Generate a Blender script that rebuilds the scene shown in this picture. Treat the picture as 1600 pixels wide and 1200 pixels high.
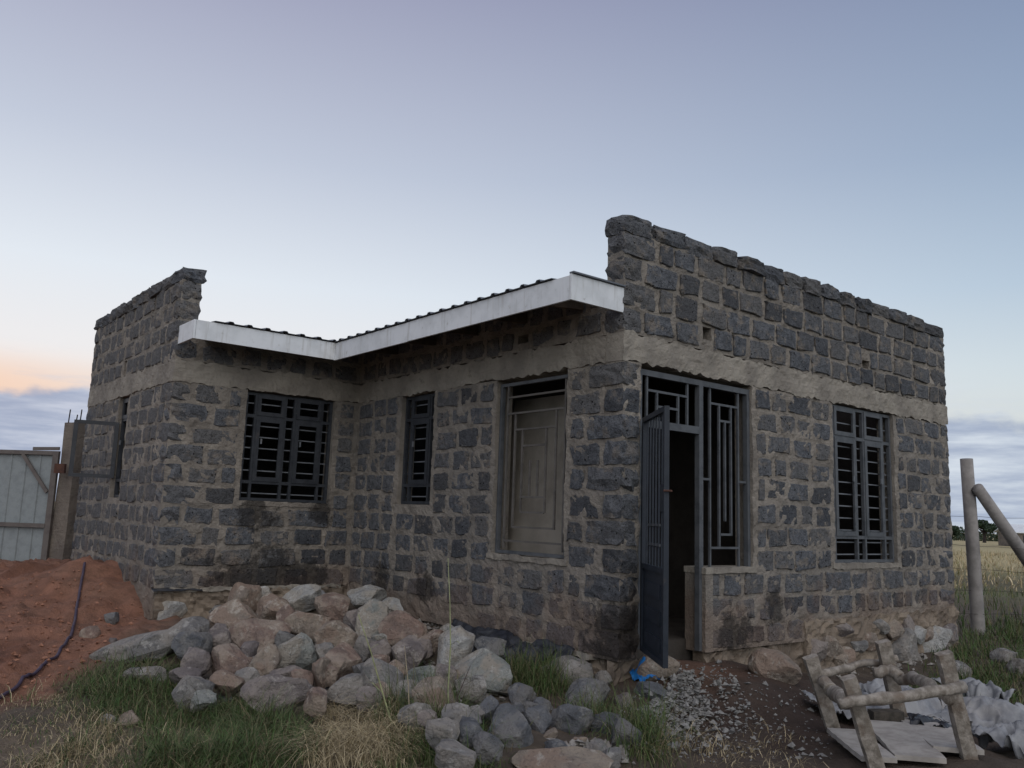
import bpy, bmesh, math, random
import numpy as np
from mathutils import Vector, Matrix

random.seed(7); RNG = np.random.default_rng(7)
scene = bpy.context.scene
for o in list(bpy.data.objects): bpy.data.objects.remove(o)
col = scene.collection

# ------------------------------------------------------------------ camera
F_PX = 1326.76; PITCH = .1551; ROLL = .0347; YAW = .6758
CAM = np.array([-5.0661, -4.8509, 1.0734])
_fw = np.array([math.sin(YAW)*math.cos(PITCH), math.cos(YAW)*math.cos(PITCH), math.sin(PITCH)])
_r = np.cross(_fw, [0, 0, 1]); _r /= np.linalg.norm(_r); _u = np.cross(_r, _fw)
_rr = _r*math.cos(ROLL)+_u*math.sin(ROLL); _uu = -_r*math.sin(ROLL)+_u*math.cos(ROLL)
cd = bpy.data.cameras.new('camera'); cam = bpy.data.objects.new('camera', cd); col.objects.link(cam)
cd.sensor_fit = 'HORIZONTAL'; cd.sensor_width = 36; cd.lens = F_PX/1600*36; cd.clip_end = 6000; cd.clip_start = .05
M = Matrix(((_rr[0], _uu[0], -_fw[0], CAM[0]), (_rr[1], _uu[1], -_fw[1], CAM[1]), (_rr[2], _uu[2], -_fw[2], CAM[2]), (0, 0, 0, 1)))
cam.matrix_world = M; scene.camera = cam

# ------------------------------------------------------------------ world, fill sun, exposure
scene.view_settings.view_transform = 'Standard'; scene.view_settings.look = 'None'
scene.view_settings.exposure = 0.3; scene.view_settings.gamma = 1.0
SUN_AZ = YAW-math.radians(52)                 # compass angle of the sunset, beyond the left of the view
sdir = (math.sin(SUN_AZ), math.cos(SUN_AZ))
world = bpy.data.worlds.new('World'); scene.world = world; world.use_nodes = True
def build_world():
    nt = world.node_tree; N = nt.nodes; L = nt.links; N.clear()
    def nd(t, **k):
        n = N.new(t)
        for a, v in k.items(): setattr(n, a, v)
        return n
    def mth(op, a, b=None, clamp=False):
        n = nd('ShaderNodeMath', operation=op, use_clamp=clamp)
        for i, v in enumerate((a, b)):
            if v is None: continue
            if isinstance(v, (int, float)): n.inputs[i].default_value = v
            else: L.new(v, n.inputs[i])
        return n.outputs[0]
    def rng(v, a, b, c=0, d=1):
        n = nd('ShaderNodeMapRange', interpolation_type='SMOOTHSTEP'); L.new(v, n.inputs[0])
        for i, q in enumerate((a, b, c, d)): n.inputs[i+1].default_value = q
        return n.outputs[0]
    def ramp(v, stops):
        n = nd('ShaderNodeValToRGB'); L.new(v, n.inputs[0]); e = n.color_ramp.elements
        while len(e) > 1: e.remove(e[0])
        e[0].position = stops[0][0]; e[0].color = (*stops[0][1], 1)
        for p, c in stops[1:]:
            q = e.new(p); q.color = (*c, 1)
        return n.outputs[0]
    def mix(f, a, b):
        n = nd('ShaderNodeMix', data_type='RGBA')
        for i, v in ((0, f), (6, a), (7, b)):
            if isinstance(v, (int, float)): n.inputs[i].default_value = v
            elif isinstance(v, tuple): n.inputs[i].default_value = (*v, 1)
            else: L.new(v, n.inputs[i])
        return n.outputs[2]
    tc = nd('ShaderNodeTexCoord'); nm = nd('ShaderNodeVectorMath', operation='NORMALIZE'); L.new(tc.outputs['Generated'], nm.inputs[0])
    sp = nd('ShaderNodeSeparateXYZ'); L.new(nm.outputs[0], sp.inputs[0])
    X, Y, Z = sp.outputs
    hl = mth('SQRT', mth('ADD', mth('MULTIPLY', X, X), mth('MULTIPLY', Y, Y)))
    dot = mth('DIVIDE', mth('ADD', mth('MULTIPLY', X, sdir[0]), mth('MULTIPLY', Y, sdir[1])), mth('MAXIMUM', hl, .001))
    s = rng(dot, -.25, 1.0)
    el = mth('MAXIMUM', Z, 0.0)
    warm = ramp(el, [(0, (.64, .46, .36)), (.105, (.70, .62, .56)), (.15, (.76, .73, .72)), (.25, (.67, .71, .76)), (.38, (.475, .515, .61)), (.55, (.31, .32, .435)), (1, (.24, .26, .39))])
    cool = ramp(el, [(0, (.50, .55, .56)), (.10, (.56, .61, .61)), (.17, (.49, .58, .63)), (.25, (.35, .455, .565)), (.38, (.235, .32, .45)), (.55, (.16, .217, .34)), (1, (.15, .205, .34))])
    sky = mix(s, cool, warm)
    og = mth('MULTIPLY', rng(dot, .84, .975), mth('MULTIPLY', rng(Z, .06, .11), rng(Z, .165, .115)))
    sky = mix(mth('MULTIPLY', og, .8), sky, (.84, .53, .36))
    nis = nd('ShaderNodeTexSky', sky_type='NISHITA', sun_disc=False)
    nis.sun_elevation = math.radians(42); nis.sun_rotation = math.atan2(-.45, -.89)
    sc = nd('ShaderNodeVectorMath', operation='SCALE'); L.new(nis.outputs[0], sc.inputs[0]); sc.inputs[3].default_value = .05
    sky = mix(.08, sky, sc.outputs[0])
    # low evening cloud bank all round the horizon
    at = mth('ARCTAN2', X, Y)
    cv = nd('ShaderNodeCombineXYZ'); L.new(mth('MULTIPLY', at, 5.0), cv.inputs[0]); L.new(mth('MULTIPLY', Z, 34.0), cv.inputs[1])
    n1 = nd('ShaderNodeTexNoise'); L.new(cv.outputs[0], n1.inputs['Vector']); n1.inputs['Scale'].default_value = 1.0; n1.inputs['Detail'].default_value = 7; n1.inputs['Roughness'].default_value = .6
    cv2 = nd('ShaderNodeCombineXYZ'); L.new(mth('MULTIPLY', at, 11.0), cv2.inputs[0]); L.new(mth('MULTIPLY', Z, 18.0), cv2.inputs[1])
    n2 = nd('ShaderNodeTexNoise'); L.new(cv2.outputs[0], n2.inputs['Vector']); n2.inputs['Scale'].default_value = 1.6; n2.inputs['Detail'].default_value = 6
    top = mth('ADD', mth('MULTIPLY', mth('SUBTRACT', n2.outputs[0], .5), .05), .118)
    bank = rng(mth('SUBTRACT', top, Z), -.004, .012)
    streak = mth('MULTIPLY', rng(n1.outputs[0], .50, .66), rng(Z, .17, .12))
    ccol = mix(rng(n1.outputs[0], .36, .66), mix(s, (.28, .335, .45), (.27, .325, .45)), mix(s, (.56, .62, .68), (.50, .54, .63)))
    cov = mth('MAXIMUM', mth('MULTIPLY', bank, .93), mth('MULTIPLY', streak, .45))
    sky = mix(cov, sky, ccol)
    sky = mix(rng(Z, .012, -.02), sky, (.18, .17, .16))
    bg = nd('ShaderNodeBackground'); L.new(sky, bg.inputs[0]); bg.inputs[1].default_value = 1.0
    out = nd('ShaderNodeOutputWorld'); L.new(bg.outputs[0], out.inputs[0])
build_world()
# soft fill lamp added to lift the foreground, in place of open sky behind camera
LAZ, LEL = math.atan2(-.45, -.89), math.radians(42)
ld = bpy.data.lights.new('fill_sun', 'SUN'); ld.energy = 1.3; ld.angle = math.radians(75); ld.color = (1.0, .93, .86)
fill_sun = bpy.data.objects.new('fill_sun', ld); col.objects.link(fill_sun)
_sd = Vector((math.sin(LAZ)*math.cos(LEL), math.cos(LAZ)*math.cos(LEL), math.sin(LEL)))
fill_sun.rotation_euler = _sd.to_track_quat('Z', 'Y').to_euler(); fill_sun.location = (0, 0, 20)

# ------------------------------------------------------------------ pixel helpers (direction only; distance from what it touches)
def ray(x, y):
    d = _fw*F_PX+_rr*(x-800)-_uu*(y-600); return d/np.linalg.norm(d)
def at_dist(x, y, D): return CAM+ray(x, y)*D
def on_z(x, y, z):
    d = ray(x, y); return CAM+d*((z-CAM[2])/d[2])
def on_axis(x, y, ax, v):
    d = ray(x, y); return CAM+d*((v-CAM[ax])/d[ax])

# ------------------------------------------------------------------ noise
def _h(i, j, k, seed):
    n = (i.astype(np.int64)*374761393+j.astype(np.int64)*668265263+k.astype(np.int64)*2147483647+seed*974711) & 0x7fffffff
    n = ((n ^ (n >> 13))*1274126177) & 0x7fffffff
    return ((n ^ (n >> 16)) & 0xffff)/65535.0
def vnoise(P, scale=1.0, seed=0):
    P = np.asarray(P, float)*scale; I = np.floor(P).astype(np.int64); f = P-I; f = f*f*(3-2*f); out = 0
    for a in (0, 1):
        for b in (0, 1):
            for c in (0, 1):
                w = (f[:, 0] if a else 1-f[:, 0])*(f[:, 1] if b else 1-f[:, 1])*(f[:, 2] if c else 1-f[:, 2])
                out = out+w*_h(I[:, 0]+a, I[:, 1]+b, I[:, 2]+c, seed)
    return out*2-1
def fbm(P, scale=1.0, octaves=4, seed=0, gain=.5):
    s = 0; a = 1
    for o in range(octaves):
        s = s+a*vnoise(P, scale*2**o, seed+o*17); a *= gain
    return s

# ------------------------------------------------------------------ object helpers
WL = {}
def empty(name, loc, label, cat, group=None):
    o = bpy.data.objects.new(name, None); col.objects.link(o); o.location = loc; o.empty_display_size = .2
    WL[o.name] = Vector(loc); tag(o, label, cat, group); return o
def tag(o, label=None, cat=None, group=None, kind=None):
    if label: o['label'] = label
    if cat: o['category'] = cat
    if group: o['group'] = group
    if kind: o['kind'] = kind
    return o
def mesh_obj(name, V, Fc, mat, parent=None, smooth=False, recenter=True, attr=None):
    V = np.asarray(V, float).reshape(-1, 3)
    c = Vector(((V.min(0)+V.max(0))/2).tolist()) if recenter else Vector((0, 0, 0))
    me = bpy.data.meshes.new(name)
    me.from_pydata((V-np.array(c)).tolist(), [], Fc if isinstance(Fc, list) else Fc.tolist())
    if smooth: me.polygons.foreach_set('use_smooth', np.ones(len(me.polygons), bool))
    if attr is not None:
        a = me.color_attributes.new('tint', 'FLOAT_COLOR', 'POINT')
        C = np.ones((len(V), 4)); C[:, :3] = attr; a.data.foreach_set('color', C.ravel())
    me.update(); me.materials.append(mat)
    o = bpy.data.objects.new(name, me); col.objects.link(o)
    pl = WL[parent.name] if parent else Vector((0, 0, 0))
    o.location = c-pl; o.parent = parent; WL[o.name] = c.copy()
    return o
class MB:
    def __init__(s): s.V = []; s.F = []
    def add(s, V, F):
        n = len(s.V); s.V += [tuple(v) for v in V]; s.F += [tuple(i+n for i in f) for f in F]; return s
    def box(s, c, ax, ay, az):
        c = Vector(c); ax, ay, az = Vector(ax), Vector(ay), Vector(az); V = []
        for k in (-1, 1):
            for j in (-1, 1):
                for i in (-1, 1): V.append(c+ax*i*.5+ay*j*.5+az*k*.5)
        F = [(0, 2, 3, 1), (4, 5, 7, 6), (0, 1, 5, 4), (2, 6, 7, 3), (0, 4, 6, 2), (1, 3, 7, 5)]
        if ax.cross(ay).dot(az) < 0: F = [f[::-1] for f in F]
        return s.add(V, F)
    def bar(s, p, q, w, d, n):
        """square bar from p to q; d measured along n, w across"""
        p, q, n = Vector(p), Vector(q), Vector(n).normalized(); t = (q-p)
        x = t.cross(n).normalized()*w
        return s.box((p+q)/2, t, x, n*d)
    def tube(s, pts, rad, seg=8, cap=True):
        pts = [Vector(p) for p in pts]; n0 = len(s.V); n = len(pts)
        rads = rad if isinstance(rad, (list, tuple)) else [rad]*n
        up = Vector((.13, .27, .95))
        for i, p in enumerate(pts):
            t = (pts[min(i+1, n-1)]-pts[max(i-1, 0)]).normalized()
            a = t.cross(up)
            if a.length < 1e-3: a = t.cross(Vector((1, 0, 0)))
            a.normalize(); b = a.cross(t)
            for k in range(seg):
                an = 2*math.pi*k/seg; s.V.append(tuple(p+(a*math.cos(an)+b*math.sin(an))*rads[i]))
        for i in range(n-1):
            for k in range(seg):
                a, b = n0+i*seg+k, n0+i*seg+(k+1) % seg
                s.F.append((a, a+seg, b+seg, b))
        if cap:
            s.F.append(tuple(n0+k for k in range(seg))); s.F.append(tuple(n0+(n-1)*seg+k for k in range(seg))[::-1])
        return s
    def build(s, name, mat, parent=None, smooth=False):
        return mesh_obj(name, s.V, s.F, mat, parent, smooth)

# ------------------------------------------------------------------ materials
class NT:
    def __init__(s, name):
        s.m = bpy.data.materials.new(name); s.m.use_nodes = True; t = s.m.node_tree; s.N = t.nodes; s.L = t.links
        s.b = s.N['Principled BSDF']; s.b.inputs['Roughness'].default_value = .9; s.b.inputs['Specular IOR Level'].default_value = .25
        s.pos = s.nd('ShaderNodeNewGeometry').outputs['Position']
    def nd(s, t, **k):
        n = s.N.new(t)
        for a, v in k.items(): setattr(n, a, v)
        return n
    def put(s, sock, v):
        if isinstance(v, (int, float)): sock.default_value = v
        elif isinstance(v, tuple): sock.default_value = (*v, 1) if len(sock.default_value) == 4 and len(v) == 3 else v
        else: s.L.new(v, sock)
    def math(s, op, a, b=None, clamp=False):
        n = s.nd('ShaderNodeMath', operation=op, use_clamp=clamp); s.put(n.inputs[0], a)
        if b is not None: s.put(n.inputs[1], b)
        return n.outputs[0]
    def noise(s, scale, detail=4, rough=.55, vec=None, dist=0):
        n = s.nd('ShaderNodeTexNoise'); s.L.new(vec or s.pos, n.inputs['Vector'])
        n.inputs['Scale'].default_value = scale; n.inputs['Detail'].default_value = detail; n.inputs['Roughness'].default_value = rough; n.inputs['Distortion'].default_value = dist
        return n.outputs[0]
    def vor(s, scale, vec=None, feature='F1'):
        n = s.nd('ShaderNodeTexVoronoi', feature=feature); s.L.new(vec or s.pos, n.inputs['Vector']); n.inputs['Scale'].default_value = scale
        return n.outputs[0]
    def rng(s, v, a, b, c=0.0, d=1.0):
        n = s.nd('ShaderNodeMapRange', interpolation_type='SMOOTHSTEP'); s.put(n.inputs[0], v)
        for i, q in enumerate((a, b, c, d)): s.put(n.inputs[i+1], q)
        return n.outputs[0]
    def mix(s, f, a, b, mode='MIX'):
        n = s.nd('ShaderNodeMix', data_type='RGBA', blend_type=mode); s.put(n.inputs[0], f); s.put(n.inputs[6], a); s.put(n.inputs[7], b); return n.outputs[2]
    def scalev(s, vec):
        n = s.nd('ShaderNodeMapping'); s.L.new(s.pos, n.inputs[0]); n.inputs['Scale'].default_value = vec; return n.outputs[0]
    def rand(s): return s.nd('ShaderNodeObjectInfo').outputs['Random']
    def sep(s):
        n = s.nd('ShaderNodeSeparateXYZ'); s.L.new(s.pos, n.inputs[0]); return n.outputs
    def blob(s, c, rad):
        n = s.nd('ShaderNodeVectorMath', operation='DISTANCE'); s.L.new(s.pos, n.inputs[0]); n.inputs[1].default_value = c
        return s.math('DIVIDE', n.outputs['Value'], rad)
    def bump(s, h, strength=.5, dist=.01):
        n = s.nd('ShaderNodeBump'); s.put(n.inputs['Height'], h); n.inputs['Strength'].default_value = strength; n.inputs['Distance'].default_value = dist
        s.L.new(n.outputs[0], s.b.inputs['Normal'])
    def col(s, c): s.put(s.b.inputs['Base Color'], c); return s

MORT_A, MORT_B = (.312, .278, .237), (.20, .178, .153)
def stains(t, c, blobs=True):
    z = t.sep()[2]
    n = t.noise(2.2, 5, .6)
    red = t.math('MULTIPLY', t.rng(t.math('ADD', z, t.math('MULTIPLY', n, -1.5)), -.2, -.65), .32)
    c = t.mix(red, c, (.20, .115, .07))
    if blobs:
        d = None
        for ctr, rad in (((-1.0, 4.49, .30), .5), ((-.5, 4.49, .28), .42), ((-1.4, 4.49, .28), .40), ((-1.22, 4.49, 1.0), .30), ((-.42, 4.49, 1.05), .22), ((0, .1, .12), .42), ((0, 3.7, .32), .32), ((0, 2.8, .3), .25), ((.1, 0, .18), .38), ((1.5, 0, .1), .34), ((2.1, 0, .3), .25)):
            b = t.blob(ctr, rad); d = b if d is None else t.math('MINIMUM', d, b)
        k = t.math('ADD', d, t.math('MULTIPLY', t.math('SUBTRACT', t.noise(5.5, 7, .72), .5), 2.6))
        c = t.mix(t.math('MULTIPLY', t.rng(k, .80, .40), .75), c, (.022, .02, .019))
    return c
def mat_mortar():
    t = NT('mortar'); n = t.noise(3.2, 6, .6); n2 = t.noise(34, 5, .7); n3 = t.noise(.7, 2)
    c = t.mix(t.rng(n, .35, .65), MORT_A, MORT_B)
    c = t.mix(t.rng(n3, .4, .65), c, t.mix(.5, c, (.20, .185, .165)))
    c = t.mix(t.rng(n2, .55, .75, 0, .5), c, (.15, .125, .10))
    c = t.mix(t.rng(t.noise(11, 4, .6), .60, .74, 0, .5), c, (.41, .355, .295))
    t.col(stains(t, c)); t.bump(t.math('ADD', n2, t.math('ADD', t.math('MULTIPLY', t.noise(110, 3), .4), t.math('MULTIPLY', t.noise(13, 5, .7), 1.3))), .95, .022); return t.m
def mat_stone(name='stone', base=(.142, .149, .162), dark=(.072, .077, .087), smear=.68, edge=True):
    t = NT(name); r = t.rand(); n = t.noise(16, 7, .7)
    c = t.mix(t.rng(n, .36, .66), base, dark)
    c = t.mix(t.rng(r, 0, 1, 0, .8), c, t.mix(.6, c, (.15, .138, .124)))
    c = t.mix(t.rng(t.math('FRACT', t.math('MULTIPLY', r, 7.3)), .55, 1, 0, .6), c, (.04, .043, .05))
    pits = t.vor(70); c = t.mix(t.rng(pits, .32, .12, 0, .85), c, (.01, .01, .011))
    big = t.vor(19); pm = t.math('MULTIPLY', t.rng(big, .20, .09), t.rng(t.noise(6, 2), .47, .56)); c = t.mix(pm, c, (.008, .008, .009))
    sm = t.math('MULTIPLY', t.rng(t.noise(5.2, 6, .7), .515, .64), smear)
    if edge:
        tc = t.nd('ShaderNodeTexCoord'); sp = t.nd('ShaderNodeSeparateXYZ'); t.L.new(tc.outputs['Object'], sp.inputs[0])
        rad = t.math('MULTIPLY', t.math('MAXIMUM', t.math('ABSOLUTE', sp.outputs[0]), t.math('ABSOLUTE', sp.outputs[2])), 2.0)
        ed = t.rng(t.math('ADD', rad, t.math('MULTIPLY', t.math('SUBTRACT', t.noise(17, 6, .7), .5), 1.25)), .97, 1.08)
        sm = t.math('MAXIMUM', sm, t.math('MULTIPLY', ed, .9))
    c = t.mix(sm, c, t.mix(t.rng(t.noise(9, 4), .4, .6), (.29, .245, .197), (.19, .163, .135)))
    c = t.mix(t.rng(t.noise(70, 2, .5), .74, .78, 0, .6), c, (.4, .39, .37))
    t.col(stains(t, c)); h = t.math('ADD', t.math('ADD', t.noise(30, 6, .7), t.math('MULTIPLY', t.noise(10, 5, .65), 1.6)), t.math('ADD', t.math('MULTIPLY', t.rng(pits, .3, .1), -.6), t.math('MULTIPLY', pm, -1.2)))
    t.bump(h, 1.0, .024); return t.m
def mat_concrete(name='concrete', a=(.30, .272, .23), b=(.20, .18, .155), bump=.35):
    t = NT(name); n = t.noise(2.4, 6, .6); n2 = t.noise(26, 6, .7)
    c = t.mix(t.rng(n, .35, .68), a, b)
    z = t.nd('ShaderNodeMapping'); t.L.new(t.pos, z.inputs[0]); z.inputs['Scale'].default_value = (1.2, 1.2, 16)
    c = t.mix(t.rng(t.noise(1.6, 4, .6, z.outputs[0]), .55, .72, 0, .5), c, (.2, .175, .145))
    c = t.mix(t.rng(n2, .58, .75, 0, .5), c, (.17, .15, .125))
    c = t.mix(t.rng(t.noise(8, 6, .75), .56, .7, 0, .6), c, (.13, .112, .095)); t.col(c); t.bump(t.math('ADD', t.math('ADD', n2, t.math('MULTIPLY', t.noise(9, 5, .7), 1.2)), t.math('MULTIPLY', t.noise(1.6, 4, .6, z.outputs[0]), .5)), min(1, bump*2), .018); return t.m
def mat_paint(name, c1, c2, rough=.5, scratch=(.22, .23, .24), amt=.5):
    t = NT(name); n = t.noise(9, 5, .65)
    c = t.mix(t.rng(n, .4, .7), c1, c2); c = t.mix(t.rng(t.noise(38, 4, .6), .62, .72, 0, amt), c, scratch)
    c = t.mix(t.rng(t.noise(5, 6, .7), .62, .75, 0, .35), c, (.12, .085, .06))
    t.col(c); t.b.inputs['Roughness'].default_value = rough; t.bump(t.noise(60, 3), .2, .003); return t.m
def mat_simple(name, c1, c2, scale=8, rough=.9, bs=.5, bd=.01, bscale=30, c3=None):
    t = NT(name); c = t.mix(t.rng(t.noise(scale, 6, .62), .36, .66), c1, c2)
    if c3: c = t.mix(t.rng(t.noise(scale*.45, 5, .6), .5, .66), c, c3)
    t.col(c); t.b.inputs['Roughness'].default_value = rough; t.bump(t.noise(bscale, 6, .65), bs, bd); return t.m
def mat_rock(name, a, b, c3, lich=(.3, .29, .26)):
    t = NT(name); r = t.rand()
    off = t.nd('ShaderNodeVectorMath', operation='ADD'); t.L.new(t.pos, off.inputs[0])
    cx = t.nd('ShaderNodeCombineXYZ'); t.put(cx.inputs[0], t.math('MULTIPLY', r, 37.0)); t.put(cx.inputs[1], t.math('MULTIPLY', r, 91.0)); t.L.new(cx.outputs[0], off.inputs[1]); v = off.outputs[0]
    c = t.mix(t.rng(t.noise(6, 6, .65, v), .35, .65), a, b)
    c = t.mix(t.rng(t.noise(3.3, 5, .6, v), .45, .56), c, c3)
    c = t.mix(t.rng(t.noise(9, 6, .7, v), .54, .64, 0, .65), c, lich)
    c = t.mix(t.rng(t.noise(45, 4, .6, v), .55, .70, 0, .45), c, (.07, .06, .052))
    t.col(c); t.bump(t.math('ADD', t.noise(22, 7, .7, v), t.math('MULTIPLY', t.noise(7, 5, .6, v), 1.6)), 1.0, .04); return t.m
def mat_blades(name, rough=.7):
    t = NT(name); a = t.nd('ShaderNodeAttribute', attribute_name='tint'); t.col(a.outputs['Color']); t.b.inputs['Roughness'].default_value = rough
    return t.m
def mat_ground():
    t = NT('ground_soil'); a = t.nd('ShaderNodeAttribute', attribute_name='tint'); c = a.outputs['Color']
    n = t.noise(7, 7, .65); n2 = t.noise(45, 5, .7)
    c = t.mix(t.rng(n, .36, .66, 0, .6), c, t.mix(.55, c, (.02, .015, .012)))
    c = t.mix(t.rng(n2, .58, .76, 0, .45), c, t.mix(.45, c, (.28, .23, .18)))
    t.col(c); t.b.inputs['Roughness'].default_value = .95
    t.bump(t.math('ADD', t.math('ADD', n2, t.math('MULTIPLY', n, 1.5)), t.math('MULTIPLY', t.noise(140, 3), .3)), .85, .03); return t.m
MORTAR = mat_mortar(); STONE = mat_stone(); STONE2 = mat_stone('stone_joined', edge=False); BLOCK = mat_stone('stone_corner', edge=False, smear=.45); CONC = mat_concrete(); FOUND = mat_concrete('rubble_footing', (.26, .21, .16), (.14, .11, .085), .8)
PLINTH = mat_concrete('plain_mortar', (.2, .17, .14), (.13, .11, .095), .5)
STEEL = mat_paint('grey_steel_paint', (.040, .044, .051), (.027, .030, .036), .45, (.10, .105, .11), .5)
STEEL2 = mat_paint('grille_steel', (.092, .098, .106), (.056, .061, .068), .5, (.18, .18, .18), .5)
BARM = mat_paint('light_bar_steel', (.15, .16, .175), (.09, .10, .112), .5)
DOORM = mat_paint('dark_blue_steel', (.024, .030, .041), (.016, .021, .029), .42, (.07, .075, .085), .4)
def mat_fascia():
    t = NT('white_fascia_board'); c = t.mix(t.rng(t.noise(4, 5, .6), .4, .65), (.70, .72, .74), (.60, .62, .635))
    st = t.noise(1.0, 5, .65, t.scalev((14, 14, 1.2))); c = t.mix(t.rng(st, .52, .68, 0, .55), c, (.42, .41, .385))
    c = t.mix(t.rng(t.noise(16, 5, .7), .62, .74, 0, .6), c, (.34, .31, .27)); t.col(c); t.b.inputs['Roughness'].default_value = .55; t.bump(t.noise(20, 4), .25, .004); return t.m
FASCIA = mat_fascia()
SHEET = mat_paint('roof_sheet_grey', (.13, .14, .16), (.10, .11, .125), .45, (.2, .2, .2), .3)
SOFF = mat_simple('rough_timber', (.10, .075, .055), (.06, .046, .036), 9)
PLASTER = mat_simple('dusty_plaster_board', (.265, .238, .20), (.195, .172, .142), 3, .9, .2)
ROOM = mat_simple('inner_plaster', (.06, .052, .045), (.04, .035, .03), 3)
WOOD = mat_simple('weathered_wood_cement', (.33, .295, .255), (.17, .148, .122), 16, .95, .8, .012, 35, (.18, .145, .115))
PLANK = mat_simple('grey_plank', (.40, .37, .335), (.28, .255, .23), 7, .9, .4, .006, 40)
POSTM = mat_simple('pale_post', (.31, .29, .275), (.22, .205, .195), 6, .9, .4, .006, 40)
PLAST = mat_simple('white_sack', (.29, .293, .30), (.16, .163, .175), 5, .6, .4, .01, 25, (.30, .29, .28))
BLUEP = mat_simple('blue_plastic', (.02, .16, .42), (.015, .11, .33), 8, .4)
DPM = mat_simple('black_polythene', (.02, .022, .028), (.05, .052, .058), 6, .35, .4, .01, 14)
HOSE = mat_simple('purple_hose', (.065, .05, .075), (.042, .033, .052), 10, .5, .1)
GATEM = mat_paint('pale_sheet_metal', (.24, .265, .27), (.195, .215, .222), .5, (.42, .45, .47), .3)
GATEF = mat_paint('gate_frame_steel', (.13, .115, .105), (.10, .085, .08), .6, (.2, .19, .18), .3)
RUST = mat_simple('rusty_steel', (.10, .05, .035), (.065, .035, .028), 14)
REBAR = mat_simple('rebar', (.05, .04, .035), (.03, .026, .024), 14)
GRASS = mat_blades('grass_blade'); LEAF = mat_blades('leaf', .6)
GROUND = mat_ground()

# ------------------------------------------------------------------ ground
LA, LB, LC, LR = 4.4935, 2.2478, 3.7721, 5.8653
ctrl = [(-5, -5, -.5), (-3, -3, -.5), (0, -4, -.5), (4, -4.5, -.5), (-7, 0, -.5), (-4.2, .6, -.48), (-3.9, 2.4, -.38), (-3.4, 3.6, -.22), (-3.3, 5, -.03),
        (-3.2, 6.5, .13), (-2.55, 6.9, .29), (-2.4, 6.0, .33), (-2.4, 5.3, .2), (-2.45, 4.85, .04), (-2.4, 4.4, -.11), (-1.9, 4.3, -.15), (-2.9, 4.3, -.1), (-5, 7, .05), (-4.2, 8.5, .10), (-8, 6, -.05), (-5, 11, -.05), (-3, 13, -.1), (-10, 12, -.1), (-3, 10, .15), (-2.6, 8.4, .2),
        (0, -.7, -.44), (.62, -.06, .02), (.75, -.5, -.13), (1.3, -.3, -.13), (.3, -1.2, -.42), (1.3, -1.2, -.40), (2, -.15, -.28), (3, -.2, -.35), (4.2, -.3, -.35), (5.5, -.2, -.3), (4, -2, -.44), (2, -2, -.45), (-1.4, -2, -.48),
        (7, 0, -.28), (8, 2, -.28), (12, 3, -.33), (20, 6, -.45), (7, -4, -.5), (9, -1.5, -.38), (40, 0, -.5), (0, 40, -.5), (40, 40, -.5), (-40, 0, -.5), (0, -40, -.5), (-30, 40, -.5), (2, 4, -.3), (4, 6, -.3), (0, 7, -.3), (7, 9, -.3)]
for px, py, D in ((430, 1120, 6.6), (430, 1040, 7.7), (430, 985, 8.6), (440, 945, 9.5), (560, 950, 9.4), (560, 1000, 8.4), (560, 1060, 7.4), (560, 1115, 6.6), (640, 1005, 8.0), (650, 1060, 7.2), (720, 1065, 7.0), (320, 1005, 8.3), (320, 1060, 7.4), (320, 1120, 6.6), (760, 1100, 6.6), (850, 1120, 6.5), (930, 1110, 6.65), (880, 1065, 7.0), (960, 1080, 6.95), (760, 1035, 7.5)):
    ctrl.append(tuple(at_dist(px, py, D)))
ctrl = np.array(ctrl)
def red_mask(x, y):
    P = np.stack([x, y, 0*x], 1); line = y-(2.05+(x+3.8)*1.19)+fbm(P, 2.2, 4, 31)*.28
    m = np.clip(line/.45+.5, 0, 1)*np.clip((-1.75-x)/.35, 0, 1)*np.clip((15-y)/4, 0, 1)*np.clip((x+16)/6, 0, 1)
    return m
def ground_h(x, y):
    x = np.atleast_1d(np.asarray(x, float)); y = np.atleast_1d(np.asarray(y, float))
    num = np.zeros_like(x); den = np.zeros_like(x)
    for cx, cy, cz in ctrl:
        w = 1.0/((x-cx)**2+(y-cy)**2+.06)**1.6; num += w*cz; den += w
    h = num/den
    P = np.stack([x, y, np.zeros_like(x)], 1)
    near = np.exp(-((x-0)**2+(y-1)**2)/300.)
    h = h+near*(fbm(P, 1.3, 3, 3)*.035+fbm(P, 6, 3, 9)*.014)
    far = np.clip((np.hypot(x, y)-30)/60, 0, 1)
    h = h*(1-far)+(-.5+fbm(P, .012, 3, 5)*.25)*far
    h = h+red_mask(x, y)*(fbm(P, 4.5, 4, 77)*.035+np.abs(fbm(P, 1.7, 3, 79))*.09-.03+np.maximum(fbm(P, 9, 3, 80)-.35, 0)*.07)
    inside = ((x > .12) & (x < LR-.12) & (y > .12) & (y < LA+LC-.12)) | ((x > -LB+.12) & (x < .3) & (y > LA+.12) & (y < LA+LC-.12))
    return np.where(inside, np.minimum(h, -.25), h)
def gh(x, y): return float(ground_h(x, y)[0])
def hit_ground(px, py, tmin=3.5, tmax=60, lift=0.):
    d = ray(px, py); t = np.arange(tmin, tmax, .02); P = CAM+d*t[:, None]
    k = np.nonzero(P[:, 2] < ground_h(P[:, 0], P[:, 1])+lift)[0]
    i = k[0] if len(k) else len(t)-1
    return P[i], t[i]
def grid_axis(a, b, step, far, growth=1.28):
    core = np.arange(a, b+1e-6, step).tolist(); lo = []; hi = []; d = step
    while (a-(lo[-1] if lo else a)) < far: d *= growth; lo.append((lo[-1] if lo else a)-d)
    d = step
    while ((hi[-1] if hi else b)-b) < far: d *= growth; hi.append((hi[-1] if hi else b)+d)
    return np.array(lo[::-1]+core+hi)
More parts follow.
